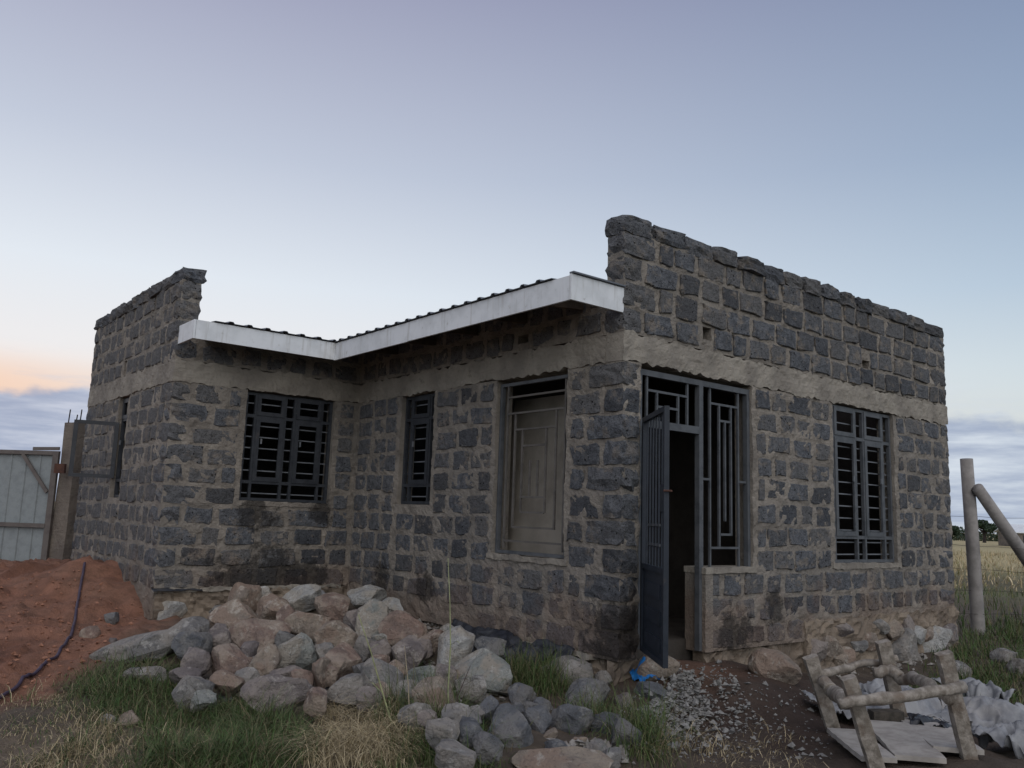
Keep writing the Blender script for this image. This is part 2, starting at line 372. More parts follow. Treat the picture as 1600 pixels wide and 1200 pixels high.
def build_ground():
    xs = grid_axis(-5.6, 8.2, .05, 3000); ys = grid_axis(-3.4, 8.6, .05, 3000)
    X, Y = np.meshgrid(xs, ys); x = X.ravel(); y = Y.ravel(); z = ground_h(x, y)
    P = np.stack([x, y, 0*x], 1)
    red = red_mask(x, y)
    base = np.tile(np.array([.12, .095, .072]), (len(x), 1))
    def lay(c, m): base[:] = base*(1-m[:, None])+np.array(c)*m[:, None]
    far = np.clip((np.hypot(x-3, y-1)-9)/7, 0, 1); n = fbm(P, .35, 4, 8)
    lay((.17, .17, .078), far*np.clip(.75+n*.5, 0, 1)); lay((.48, .40, .22), np.clip((np.hypot(x, y)-24)/14, 0, 1)*np.clip(.9+fbm(P, .05, 3, 2)*.4, 0, 1))
    lay((.24, .19, .14), np.clip(1-np.hypot(x+4.3, y-.6)/1.6, 0, 1)*np.clip(.8+fbm(P, 3, 3, 12), 0, 1))
    dk = np.clip(1.5-np.hypot((x-1.2)/1.7, (y+.9)/1.4), 0, 1); lay((.075, .052, .042), dk*np.clip(.9+fbm(P, 3, 3, 18)*.5, 0, 1))
    lay((.18, .095, .062), np.clip(1.2-np.hypot((x-.7)/.6, (y+.15)/.45), 0, 1)*.8)
    lay((.285, .14, .092), red*np.clip(.92+fbm(P, 3, 3, 5)*.2, 0, 1)); lay((.17, .078, .05), red*np.clip(fbm(P, 1.6, 4, 45)*1.2-.1, 0, .8))
    nx, ny = len(xs), len(ys); i = np.arange(nx-1)[None, :]+np.arange(ny-1)[:, None]*nx; i = i.ravel()
    Fq = np.stack([i, i+1, i+1+nx, i+nx], 1)
    o = mesh_obj('ground', np.stack([x, y, z], 1), Fq, GROUND, None, True, False, base); tag(o, kind='structure')
build_ground()

# ------------------------------------------------------------------ house: walls with mortar body, every visible stone proud of it
house = empty('stone_house', (2, 3, -.3), 'unfinished single-storey house of dark lava stone blocks with pale mortar', 'house')
ZB, ZT, FL, PITCHZ = 2.40, 2.64, .20, .22
class Fr:
    """wall frame: s along, z up, n outwards"""
    def __init__(s, O, S, N): s.O = np.array([*O, 0.]); s.S = np.array([*S, 0.]); s.N = np.array([*N, 0.])
    def p(s, a, z, n=0.): return s.O+s.S*a+s.N*n+np.array([0, 0, z])
    def P(s, a, z, n):
        a = np.asarray(a, float); return s.O+a[:, None]*s.S+np.asarray(n, float)[:, None]*s.N+np.asarray(z, float)[:, None]*np.array([0, 0, 1.])
WR = Fr((0, 0), (1, 0), (0, -1)); WA = Fr((0, 0), (0, 1), (-1, 0)); WBf = Fr((0, LA), (-1, 0), (0, -1)); WC = Fr((-LB, LA), (0, 1), (-1, 0))
T = .2
def wall_sheet(fr, s0, s1, z0, z1, holes, name, mat, step=.024, amp=.0105, seed=1, thick=T, n0=0., edge=0.0):
    ns = max(2, int(round((s1-s0)/step))); nz = max(2, int(round((z1-z0)/step)))
    sv = np.linspace(s0, s1, ns+1); zv = np.linspace(z0, z1, nz+1)
    for h in holes:                       # snap grid lines to the openings
        for v, arr in ((h[0], sv), (h[1], sv)):
            if s0 < v < s1: arr[np.argmin(abs(arr-v))] = v
        for v in (h[2], h[3]):
            if z0 < v < z1: zv[np.argmin(abs(zv-v))] = v
    S, Z = np.meshgrid(sv, zv); s = S.ravel(); z = Z.ravel()
    P0 = fr.P(s, z, 0*s)
    n = n0+amp*(fbm(P0, 9, 3, seed)+.55*fbm(P0, 26, 2, seed+5))
    Pf = fr.P(s, z, n); Pb = fr.P(s, z, 0*s-thick)
    if edge:                              # uneven rims
        jit = fbm(P0, 14, 3, seed+9)*edge; rim = (abs(z-z0) < 1e-6) | (abs(z-z1) < 1e-6)
        Pf[:, 2] += np.where(rim, jit, 0)
    sc = (sv[:-1]+sv[1:])/2; zc = (zv[:-1]+zv[1:])/2
    keep = np.ones((nz, ns), bool)
    for h in holes: keep &= ~((sc[None, :] > h[0]) & (sc[None, :] < h[1]) & (zc[:, None] > h[2]) & (zc[:, None] < h[3]))
    N = len(s); idx = np.arange(N).reshape(nz+1, ns+1)
    flip = np.dot(np.cross(fr.S, [0, 0, 1]), fr.N) < 0
    F = []
    def q(a, b, c, d): F.append((a, d, c, b) if flip else (a, b, c, d))
    kp = np.pad(keep, 1)
    for j in range(nz):
        for i in range(ns):
            if not keep[j, i]: continue
            a, b, c, d = int(idx[j, i]), int(idx[j, i+1]), int(idx[j+1, i+1]), int(idx[j+1, i])
            q(a, b, c, d); q(a+N, d+N, c+N, b+N)
            if not kp[j, i+1]: q(a+N, b+N, b, a)
            if not kp[j+2, i+1]: q(d, c, c+N, d+N)
            if not kp[j+1, i]: q(a+N, a, d, d+N)
            if not kp[j+1, i+2]: q(b, b+N, c+N, c)
    V = np.concatenate([Pf, Pb]); used = np.unique(np.array(F)); rm = np.full(len(V), -1); rm[used] = np.arange(len(used))
    o = mesh_obj(name, V[used], rm[np.array(F)], mat, house, False); return o
# openings (s0,s1,z0,z1)
H_R = [(.22, 1.07, -.5, 2.41), (1.05, 1.78, .68, 2.41), (3.2, 4.5, .71, 2.41)]
H_A = [(.68, 1.70, .72, 2.41), (2.8, 3.47, 1.17, 2.41)]
H_B = [(.32, 1.42, 1.15, 2.41)]
H_C = [(6.18-LA, 6.62-LA, 1.14, 2.41)]
NOTCH_R = [(1.04, 1.17, 2.74, 2.86), (3.86, 3.98, 2.86, 2.95)]
NOTCH_A = [(1.24, 1.40, 2.72, 2.80)]
NOTCH_C = [(6.46-LA, 6.55-LA, 2.66, 2.86)]
wR = wall_sheet(WR, 0, LR, -.03, ZB, H_R, 'wall', MORTAR, seed=11)
wRu = wall_sheet(WR, 0, LR, ZT, 3.53, NOTCH_R, 'parapet_wall', MORTAR, seed=12)
wA = wall_sheet(WA, T, LA, -.03, ZB, H_A, 'wall', MORTAR, seed=13)
wAu = wall_sheet(WA, T, LA, ZT, 3.02, NOTCH_A, 'wall_head', MORTAR, seed=14)
wB = wall_sheet(WBf, 0-T, LB-T, FL, ZB, H_B, 'wall', MORTAR, seed=15)
wBu = wall_sheet(WBf, -T, LB-T, ZT, 3.02, [], 'wall_head', MORTAR, seed=16)
wC = wall_sheet(WC, 0, LC, -.1, ZB, H_C, 'wall', MORTAR, seed=17)
wCu = wall_sheet(WC, 0, LC, ZT, 3.53, NOTCH_C, 'parapet_wall', MORTAR, seed=18)
# ring beam, cast in one pour, a few millimetres proud of the walls
for fr, a, b, sd in ((WR, -.006, LR+.01, 1), (WA, T, LA, 2), (WBf, .0, LB+.006, 3), (WC, .0, LC, 4)):
    o = wall_sheet(fr, a, b, ZB, ZT, [], 'ring_beam', CONC, .026, .007, 40+sd, T-.004, .009, .022)
# rest of the shell behind (plain)
def slab(x0, x1, y0, y1, z0, z1, name, mat, parent=house):
    return MB().box(((x0+x1)/2, (y0+y1)/2, (z0+z1)/2), (x1-x0, 0, 0), (0, y1-y0, 0), (0, 0, z1-z0)).build(name, mat, parent)
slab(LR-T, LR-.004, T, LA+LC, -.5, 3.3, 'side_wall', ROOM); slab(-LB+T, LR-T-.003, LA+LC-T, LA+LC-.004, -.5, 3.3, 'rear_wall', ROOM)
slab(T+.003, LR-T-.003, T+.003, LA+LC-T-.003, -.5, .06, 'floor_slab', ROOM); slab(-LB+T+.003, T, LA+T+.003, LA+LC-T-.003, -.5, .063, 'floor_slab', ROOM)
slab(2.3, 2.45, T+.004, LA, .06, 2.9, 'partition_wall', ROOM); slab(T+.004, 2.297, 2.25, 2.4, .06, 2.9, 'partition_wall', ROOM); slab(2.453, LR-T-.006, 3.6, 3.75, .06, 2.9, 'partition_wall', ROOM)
slab(.204, 1.3, 1.0+.0, 1.06, .06, 2.3, 'inner_screen_wall', ROOM) if False else None

# stone meshes shared by alike pieces
def stone_variant(seed):
    rs = np.random.default_rng(seed); n = 14; V = []; F = []
    ang = np.linspace(0, 2*math.pi, n, endpoint=False)+math.pi/14+rs.uniform(-.10, .10, n)
    e = rs.uniform(.12, .28)
    ex = np.sign(np.cos(ang))*abs(np.cos(ang))**e*.5; ez = np.sign(np.sin(ang))*abs(np.sin(ang))**e*.5
    ex *= 1+rs.uniform(-.10, .05, n); ez *= 1+rs.uniform(-.16, .08, n); sk = rs.uniform(-.06, .06); ex += ez*sk; ez += ex*rs.uniform(-.05, .05)
    if rs.random() < .45:                               # a chipped corner
        c = rs.integers(0, n)
        for q in (-1, 0, 1): ex[(c+q) % n] *= .84; ez[(c+q) % n] *= .84
    tx, tz = rs.uniform(-.010, .010), rs.uniform(-.008, .008)
    for k, (sc, dep) in enumerate(((1.0, .05), (1.0, .003), (rs.uniform(.90, .95), -.006))):
        for i in range(n):
            j = rs.uniform(-.003, .003)*(k > 0); V.append((ex[i]*sc, dep+j+(ex[i]*tx+ez[i]*tz)*(k > 0), ez[i]*sc))
    V.append((rs.uniform(-.1, .1), -.0075+rs.uniform(-.003, .002), rs.uniform(-.1, .1)))
    for k in range(2):
        for i in range(n):
            a, b = k*n+i, k*n+(i+1) % n; F.append((a, b, b+n, a+n))
    for i in range(n): F.append((2*n+i, 2*n+(i+1) % n, 3*n))
    me = bpy.data.meshes.new('stone_block'); me.from_pydata(V, [], F); me.update()
    me.materials.append(STONE); return me
def block_variant(seed, cuts=3, rough=.075, rnd=.26):
    rs = np.random.default_rng(seed); bm = bmesh.new(); bmesh.ops.create_cube(bm, size=1)
    bmesh.ops.subdivide_edges(bm, edges=bm.edges[:], cuts=cuts, use_grid_fill=True)
    P = np.array([v.co[:] for v in bm.verts])
    r = np.linalg.norm(P, axis=1); m = np.abs(P).max(1); sph = P/r[:, None]*.62
    P = P*(1-rnd)+sph*rnd; off = rs.uniform(-50, 50, 3)
    for k in range(3): P[:, k] += fbm(P+off+k*9, 3.2, 3, seed+k)*rough
    for v, p in zip(bm.verts, P): v.co = p
    me = bpy.data.meshes.new('corner_block'); bm.to_mesh(me); bm.free(); me.materials.append(BLOCK); return me
SV = [stone_variant(100+i) for i in range(40)]; BV = [block_variant(300+i) for i in range(12)]; BV2 = [block_variant(340+i, 4, .085, .30) for i in range(12)]
STUFF = {}
def put_stone(fr, wall, s, z, w, h, n=0., stuff=False):
    Yv = -fr.N; Xv = np.cross(Yv, [0, 0, 1]); p = fr.p(s, z, n)
    tilt = random.uniform(-.035, .035)
    R = np.stack([Xv, Yv, np.array([0, 0, 1.])], 1)
    me = random.choice(SV); fl = random.choice((-1, 1))
    if stuff:
        V = np.array([v.co[:] for v in me.vertices])*np.array([w, 1, h]); V = V@R.T+p
        STUFF.setdefault(wall.name, (wall, MB()))[1].add(V, [tuple(f.vertices) for f in me.polygons]); return
    o = bpy.data.objects.new('stone_block', me); col.objects.link(o); o.parent = wall
    Mx = Matrix([[*R[0], 0], [*R[1], 0], [*R[2], 0], [0, 0, 0, 1]])@Matrix.Rotation(tilt+(math.pi if fl < 0 else 0), 4, 'Y')@Matrix.Diagonal((w, 1, h, 1))
    Mx.translation = Vector(p)-WL[wall.name]; o.matrix_basis = Mx
def put_block(parent, c, dims, name='corner_block', rz=0.):
    o = bpy.data.objects.new(name, random.choice(BV2 if name == 'coping_stone' or parent in (wRu, wCu) else BV)); col.objects.link(o); o.parent = parent
    o.matrix_basis = Matrix.Translation(Vector(c)-WL[parent.name])@Matrix.Rotation(rz+random.choice((0, math.pi)), 4, 'Z')@Matrix.Diagonal((*dims, 1))
    return o
def course(fr, wall, zlo, a, b, holes, off, stuff=False, margin=.035, pit=(.30, .375), bold=0.):
    zc = zlo+PITCHZ/2
    cuts = sorted([(h[0], h[1]) for h in holes if h[2]-.07 < zc < h[3]+.07]); segs = []; cur = a
    for c0, c1 in cuts:
        if c0 > cur: segs.append((cur, c0-margin))
        cur = max(cur, c1+margin)
    if b > cur: segs.append((cur, b))
    for s0, s1 in segs:
        L = s1-s0
        if L < .13: continue
        nst = max(1, round(L/random.uniform(*pit))); ws = [random.uniform(.7, 1.3) for _ in range(nst)]
        if off and nst > 1: ws[0] *= .6
        tot = sum(ws); x = s0
        for w in ws:
            w = w/tot*L; j = random.uniform(.028, .068) if not bold else random.uniform(.018, .05); hh = PITCHZ-(random.uniform(.014, .046) if not bold else random.uniform(.006, .032))
            put_stone(fr, wall, x+w/2, zc+random.uniform(-.012, .012), max(.07, w-j), hh, random.uniform(-.002, .007)+bold, stuff); x += w
NC = 10
CL = lambda k: (.40, .20) if k % 2 == 0 else (.20, .40)
for k in range(-1, NC):
    z = FL+PITCHZ*k; lr, la = CL(k)
    if k == -1:
        course(WA, wA, z, .3, 1.9, H_A, 1); course(WR, wR, z, 1.14, 2.6, H_R, 0, margin=.07)
    else:
        course(WR, wR, z, .22, LR-CL(k)[0]-.02, H_R, k % 2, margin=.05)
        course(WA, wA, z, CL(k)[1]+.03, 3.47, H_A, k % 2); course(WA, wA, z, 3.53, LA-.02, [], k % 2, True)
        course(WBf, wB, z, .03, LB-CL(k)[0]-.02, H_B, k % 2, pit=(.34, .44))
        course(WC, wC, z, CL(k)[1]+.02, LC-.2, H_C, k % 2, True)
        put_block(wB, (-LB+lr/2-.008, LA+la/2-.008, z+.11), (lr, la, .195))
    zz = z+.11
    w0 = .19
    put_block(wR, (w0/2-.01, la/2-.012, zz), (w0+.015, la+.01, .195))
    if k >= 0:
        put_block(wR, (LR-lr/2+.012, .1-.008, zz), (lr-.02, .2, .19), 'corner_block')
        put_block(wC, (-LB+.1-.008, LA+LC-la/2+.012, zz), (.2, la-.02, .19))
for k in range(4):
    z = ZT+.005+PITCHZ*k; lr, la = CL(k+1)
    course(WR, wRu, z, (.42 if k % 2 else .24)+.0, LR-lr-.02, NOTCH_R, k % 2, margin=.02, pit=(.31, .38), bold=.010)
    if z < 2.9: course(WA, wAu, z, .25, LA-.02, NOTCH_A, k % 2, True); course(WBf, wBu, z, .03, LB-.25, [], k % 2, True)
    course(WC, wCu, z, .4 if k % 2 else .22, LC-la-.02, NOTCH_C, k % 2, True)
    put_block(wRu, ((.40 if k % 2 else .22)/2-.012, .1-.004, z+.11), ((.40 if k % 2 else .22), .225, .20))
    put_block(wRu, (LR-lr/2+.012, .1, z+.11), (lr-.02, .215, .20))
    put_block(wCu, (-LB+.1-.002, LA+(.38 if k % 2 else .2)/2-.012, z+.11), (.225, .38 if k % 2 else .2, .20))
    put_block(wCu, (-LB+.1, LA+LC-la/2+.012, z+.11), (.215, la-.02, .20))
# coping stones
x = -.03
while x < LR-.1:
    L = random.uniform(.32, .44)
    if LR+.03-(x+L) < .2: L = LR+.035-x
    put_block(wRu, (x+L/2, .095+random.uniform(-.012, .012), 3.585+random.uniform(-.008, .012)), (L-.022, .25+random.uniform(-.02, .03), .145+random.uniform(-.01, .035)), 'coping_stone'); x += L
y = LA-.03
while y < LA+LC-.1:
    L = random.uniform(.32, .44)
    if LA+LC+.03-(y+L) < .2: L = LA+LC+.035-y
    put_block(wCu, (-LB+.1+random.uniform(-.012, .012), y+L/2, 3.585+random.uniform(-.008, .012)), (.25+random.uniform(-.02, .03), L-.022, .145+random.uniform(-.01, .035)), 'coping_stone'); y += L
put_block(wR, (LR+.0, .16, .55+.53), (.24, .2, .2)); put_block(wR, (LR+.02, .16, .78), (.18, .2, .19))
for w, mb in STUFF.values():
    o = mb.build('stone_block', STONE2, w); o['kind'] = 'stuff'

# concrete ledges under the openings and the plastered pier beside the entrance
wall_sheet(WR, 1.055, 1.81, .640, .692, [], 'sill', CONC, .026, .004, 61, .225, .022, .006)
wall_sheet(WR, 1.06, 1.165, -.03, .637, [], 'plastered_pier', MORTAR, .026, .005, 62, .215, .014)
wall_sheet(WR, 3.14, 4.56, .655, .712, [], 'sill', CONC, .026, .005, 63, .19, .012, .010)
wall_sheet(WA, .62, 1.76, .672, .722, [], 'sill', CONC, .026, .005, 64, .19, .014, .010)
wall_sheet(WBf, .26, 1.48, 1.10, 1.15, [], 'sill', MORTAR, .026, .006, 65, .17, .010, .012)
# footing under the walls
def footing(fr, a, b, z0, z1, n0, seed, amp=.035):
    o = wall_sheet(fr, a, b, z0, z1, [], 'footing', FOUND, .04, amp, seed, .18+n0, n0, .03); return o
footing(WR, 1.09, 2.62, -.65, -.035, -.03, 71); footing(WR, 2.6, LR-.01, -.65, .16, .028, 76, .03); footing(WR, .0, .3, -.65, -.035, -.05, 72, .02)
footing(WA, .2, LA, -.65, -.035, -.05, 73); footing(WBf, .0, LB-.02, -.6, FL-.005, .02, 74); footing(WC, .0, LC, -.6, -.11, -.02, 75)
slab(.0, LR, -.012, .1, .135, .155, 'slab_edge', CONC) if False else None

# ------------------------------------------------------------------ roof, fascia, rafters
roof = MB()
EX, EY, ZF0, ZF1 = -.60, 4.02, 2.80, 3.00
def rib_profile(a, b, pitch=.205):
    pts = []; x = a
    while x < b:
        for dx, dz in ((0, 0), (.135, 0), (.152, .019), (.188, .019), (.205, 0)):
            if x+dx <= b and (not pts or x+dx > pts[-1][0]+1e-4): pts.append((x+dx, dz))
        x += pitch
    return pts
def roof_sheet(axis):
    bm = bmesh.new(); pts = rib_profile(.21, 8.0) if axis == 'A' else rib_profile(-LB+.22, 5.6); rows = []
    ts = (0, 1.0, 2.5, 5.5) if axis == 'A' else (0, 1.0, 2.5, 4.0)
    for a, dz in pts:
        rows.append([bm.verts.new((EX-.035+t, a, ZF1+.012+dz+.09*t) if axis == 'A' else (a, EY-.035+t, ZF1+.012+dz+.09*t)) for t in ts])
    for r0, r1 in zip(rows[:-1], rows[1:]):
        for i in range(3): bm.faces.new((r0[i], r0[i+1], r1[i+1], r1[i]))
    no = (1, -1, 0) if axis == 'A' else (-1, 1, 0)       # valley along the diagonal
    bmesh.ops.bisect_plane(bm, geom=bm.verts[:]+bm.edges[:]+bm.faces[:], plane_co=(EX-.035, EY-.035, 3), plane_no=no, clear_inner=True)
    bmesh.ops.solidify(bm, geom=bm.faces[:], thickness=.004)
    V = [v.co[:] for v in bm.verts]; bm.verts.index_update(); Fc = [tuple(v.index for v in f.verts) for f in bm.faces]; bm.free()
    return mesh_obj('roof_sheet', V, Fc, SHEET, house)
rA = roof_sheet('A'); rB = roof_sheet('B')
def board(p, q, z0, z1, th, nrm, parent, name='fascia_board', mat=FASCIA):
    p, q = Vector((*p, (z0+z1)/2)), Vector((*q, (z0+z1)/2))
    return MB().box((p+q)/2, q-p, Vector((*nrm, 0))*th, (0, 0, z1-z0)).build(name, mat, parent)
board((EX, .02), (EX, 2.43), ZF0, ZF1, .022, (1, 0), rA); board((EX+.001, 2.434), (EX+.001, EY+.012), ZF0-.003, ZF1-.002, .022, (1, 0), rA); board((EX-.011, .006), (-.005, .006), ZF0, ZF1+.012, .022, (0, 1), rA)
board((EX-.008, -.003), (-.008, -.003), ZF1+.018, ZF1+.03, .05, (0, 1), rA, 'edge_flashing', SHEET)
board((-LB+.03, EY), (EX-.012, EY), ZF0, ZF1, .022, (0, 1), rB); board((-LB+.015, EY-.011), (-LB+.015, LA-.01), ZF0, ZF1, .022, (1, 0), rB)
yy = .5
while yy < 4.0:
    MB().box((EX/2+.02, yy, 2.93), (abs(EX)-.06, 0, .05), (0, .045, 0), (0, 0, .10)).build('rafter', SOFF, rA); yy += .78
xx = -1.95
while xx < -.7:
    MB().box((xx, (EY+LA)/2, 2.93), (.045, 0, 0), (0, LA-EY-.03, .04), (0, 0, .10)).build('rafter', SOFF, rB); xx += .62

# ------------------------------------------------------------------ steel windows, grilles, door
def rect_frame(mb, fr, s0, s1, z0, z1, n, w, d):
    N = fr.N
    mb.bar(fr.p(s0+w/2, z0, n), fr.p(s0+w/2, z1, n), w, d, N); mb.bar(fr.p(s1-w/2, z0, n), fr.p(s1-w/2, z1, n), w, d, N)
    mb.bar(fr.p(s0+w, z1-w/2, n), fr.p(s1-w, z1-w/2, n), w, d-.002, N); mb.bar(fr.p(s0+w, z0+w/2, n), fr.p(s1-w, z0+w/2, n), w, d-.002, N)
def window(fr, s0, s1, z0, z1, n, cols, rows, label, mat=STEEL, open_case=False):
    """cols: list of (f0,f1,'c'|'n'); rows bottom to top fractions of the two transoms"""
    W = s1-s0; H = z1-z0; w = .032
    mb = MB(); rect_frame(mb, fr, s0, s1, z0, z1, n, w, .04)
    zt = [z0+rows[0]*H, z0+rows[1]*H]
    for f in sorted({c[1] for c in cols[:-1]}): mb.bar(fr.p(s0+f*W, z0+w, n), fr.p(s0+f*W, z1-w, n), .03, .036, fr.N)
    for z in zt: mb.bar(fr.p(s0+w, z, n), fr.p(s1-w, z, n), .036, .034, fr.N)
    win = mb.build('window', mat, house); tag(win, label)
    for f0, f1, kd in cols:
        if kd != 'c': continue
        a, b = s0+f0*W+.012, s0+f1*W-.012
        if not open_case:
            m = MB(); rect_frame(m, fr, a, b, zt[0]+.012, zt[1]-.012, n+.016, .05, .022)
            c = m.build('casement', mat, win)
        m = MB(); rect_frame(m, fr, a, b, zt[1]+.012, z1-.015, n+.016, .045, .022); m.build('fanlight', mat, win)
        m = MB(); m.bar(fr.p(b-.07, (z0+z1)/2+.03, n+.034), fr.p(b-.07, (z0+z1)/2+.09, n+.034), .018, .016, fr.N); m.build('catch', BARM, win)
    z = z0+.085; k = 0
    while z < z1-.08:
        if min(abs(z-q) for q in zt) > .04:
            MB().bar(fr.p(s0+.01, z, n-.032), fr.p(s1-.01, z, n-.032), .013, .012, fr.N).build('bar', BARM, win)
        z += .128
    return win
def mirror(cols): return [(1-b, 1-a, k) for a, b, k in cols][::-1]
c5 = [(0, .12, 'n'), (.12, .44, 'c'), (.44, .55, 'n'), (.55, .88, 'c'), (.88, 1, 'n')]
window(WBf, .325, 1.415, 1.155, 2.385, -.07, c5, (.17, .78), 'wide steel window with two casements')
window(WR, 3.21, 4.49, .715, 2.385, -.055, [(0, .05, 'n'), (.05, .40, 'c'), (.40, .53, 'n'), (.53, .86, 'c'), (.86, 1, 'n')], (.16, .80), 'tall steel window with two casements', STEEL2)
window(WA, 2.81, 3.46, 1.175, 2.385, -.07, [(0, .2, 'n'), (.2, .8, 'c'), (.8, 1, 'n')], (.17, .78), 'narrow steel window with one casement')
wc = window(WC, 6.19-LA, 6.61-LA, 1.145, 2.385, -.07, [(0, .3, 'n'), (.3, 1, 'c')], (.17, .78), 'small side window with its casement swung open', STEEL, True)
# the open casement of the side window
hp = WC.p(6.60-LA, 0, .0); cdir = Vector((-.80, .22, 0)).normalized(); cn = cdir.cross(Vector((0, 0, 1)))
m = MB(); cw = .46
for a, b in (((0, 1.38), (0, 2.08)), ((cw, 1.38), (cw, 2.08))):
    m.bar(Vector(hp)+cdir*a[0]+Vector((0, 0, a[1])), Vector(hp)+cdir*b[0]+Vector((0, 0, b[1])), .05, .024, cn)
for z in (1.40, 2.06): m.bar(Vector(hp)+cdir*.025+Vector((0, 0, z)), Vector(hp)+cdir*(cw-.025)+Vector((0, 0, z)), .045, .022, cn)
m.build('casement', STEEL, wc)

# entrance grille on the R side
def gpart(par, fr, segs, w, d, n, mat, name='bar'):
    for (a, za, b, zb) in segs: MB().bar(fr.p(a, za, n), fr.p(b, zb, n), w, d, fr.N).build(name, mat, par)
n = -.05
mb = MB(); mb.bar(WR.p(.225, 2.335, n), WR.p(1.775, 2.335, n), .05, .05, WR.N); mb.bar(WR.p(1.05, -.02, n), WR.p(1.05, 2.31, n), .055, .052, WR.N)
mb.bar(WR.p(.225, 1.90, n), WR.p(1.022, 1.90, n), .065, .05, WR.N); mb.bar(WR.p(1.755, .69, n), WR.p(1.755, 2.31, n), .04, .05, WR.N); mb.bar(WR.p(.245, .05, n-.001), WR.p(.245, 2.31, n-.001), .04, .05, WR.N)
g = mb.build('entrance_grille', STEEL2, house)
b_ = .02
gpart(g, WR, [(.345, 1.93, .345, 2.31), (.88, 1.93, .88, 2.31), (.355, 2.19, .87, 2.19), (.475, 1.93, .475, 2.18), (.755, 1.93, .755, 2.18), (.485, 2.06, .745, 2.06), (.61, 1.93, .61, 2.05)], b_, b_, n, STEEL2)
gpart(g, WR, [(1.20, .69, 1.20, 2.31), (1.62, .69, 1.62, 2.31), (1.21, 2.17, 1.61, 2.17), (1.335, .97, 1.335, 2.16), (1.51, .97, 1.51, 2.16), (1.345, 2.02, 1.50, 2.02), (1.42, 1.1, 1.42, 2.01), (1.21, .86, 1.61, .86), (1.34, .98, 1.505, .98), (1.075, 1.47, 1.19, 1.47), (1.63, 1.47, 1.735, 1.47), (1.335, .87, 1.335, .97)], b_, b_, n, STEEL2)
# door leaf swung outwards
hx, hy = .235, -.03
want = on_axis(1041, 840, 2, .95)     # viewing line of the free edge
best = min(((abs(np.dot(np.array([hx+.82*math.cos(t)-CAM[0], hy+.82*math.sin(t)-CAM[1], 0]), np.array([-ray(1041, 840)[1], ray(1041, 840)[0], 0]))), t) for t in np.linspace(-2.6, -1.2, 281)))
dt = best[1]; dd = Vector((math.cos(dt), math.sin(dt), 0)); dn = dd.cross(Vector((0, 0, 1)))
D0 = Vector((hx, hy, 0))
def dp(a, z, o=0.): return D0+dd*a+Vector((0, 0, z))+dn*o
mb = MB(); dw = .82; zb_, zt_ = .05, 1.93
mb.bar(dp(.02, zb_), dp(.02, zt_), .04, .038, dn); mb.bar(dp(dw-.02, zb_), dp(dw-.02, zt_), .04, .038, dn)
for z in (zb_+.02, .72, zt_-.02): mb.bar(dp(.04, z), dp(dw-.04, z), .04, .036, dn)
door = mb.build('door', DOORM, house); tag(door, 'dark blue steel door standing open outwards')
MB().bar(dp(.04, .37), dp(dw-.04, .37), .66, .006, dn).build('panel', DOORM, door)
for z in (.18, .37, .56):
    for o in (.008, -.008): MB().box(dp(dw/2, z, o), dd*.52, Vector((0, 0, .10)), dn*.012).build('panel_moulding', DOORM, door)
for k in range(1, 7): MB().bar(dp(.04+k*(dw-.08)/7, .74), dp(.04+k*(dw-.08)/7, zt_-.04), .014, .014, dn).build('bar', DOORM, door)
for z in (.9, 1.05): MB().bar(dp(.2, z, .0), dp(.62, z, .0), .018, .014, dn).build('bar', STEEL2, door)
MB().box(dp(dw-.09, 1.25), dd*.12, Vector((0, 0, .2)), dn*.03).build('lock_box', DOORM, door)
MB().tube([dp(dw-.03, 1.3, -.03), dp(dw+.03, 1.3, -.03), dp(dw+.03, 1.3, .03)], .008, 6).build('handle', RUST, door)
# nested-rectangle grille in the A wall opening
n = -.06
mb = MB(); rect_frame(mb, WA, .69, 1.69, .73, 2.36, n, .03, .04); ga = mb.build('window_grille', STEEL2, house)
A0, A1 = .69, 1.69
seg = [(.755, .78, .755, 2.34), (1.585, .78, 1.585, 2.34), (.765, 2.22, 1.575, 2.22), (.765, 2.06, 1.575, 2.06), (.875, .97, .875, 2.05), (1.465, .97, 1.465, 2.05), (.885, 1.90, 1.455, 1.90), (1.01, 1.12, 1.01, 1.89), (1.35, 1.12, 1.35, 1.89), (1.02, 1.74, 1.34, 1.74), (1.12, 1.27, 1.12, 1.60), (1.23, 1.27, 1.23, 1.60), (1.02, 1.26, 1.34, 1.26), (1.02, 1.12, 1.34, 1.12), (.885, .98, 1.455, .98), (.765, .85, 1.575, .85)]
gpart(ga, WA, seg, .018, .018, n, mat_paint('dusty_grille_steel', (.125, .115, .104), (.08, .074, .068), .7))
# dusty board leaning behind it, the top tipped back into the room
p0, p1 = Vector((.225, .42, .42)), Vector((.225, 2.05, .42)); tp = Vector((.30, 0, 1.86))
bd = MB().box((p0+p1)/2+tp/2, p1-p0, tp.cross(Vector((0, 1, 0))).normalized()*.012, tp).build('backing_board', PLASTER, house)
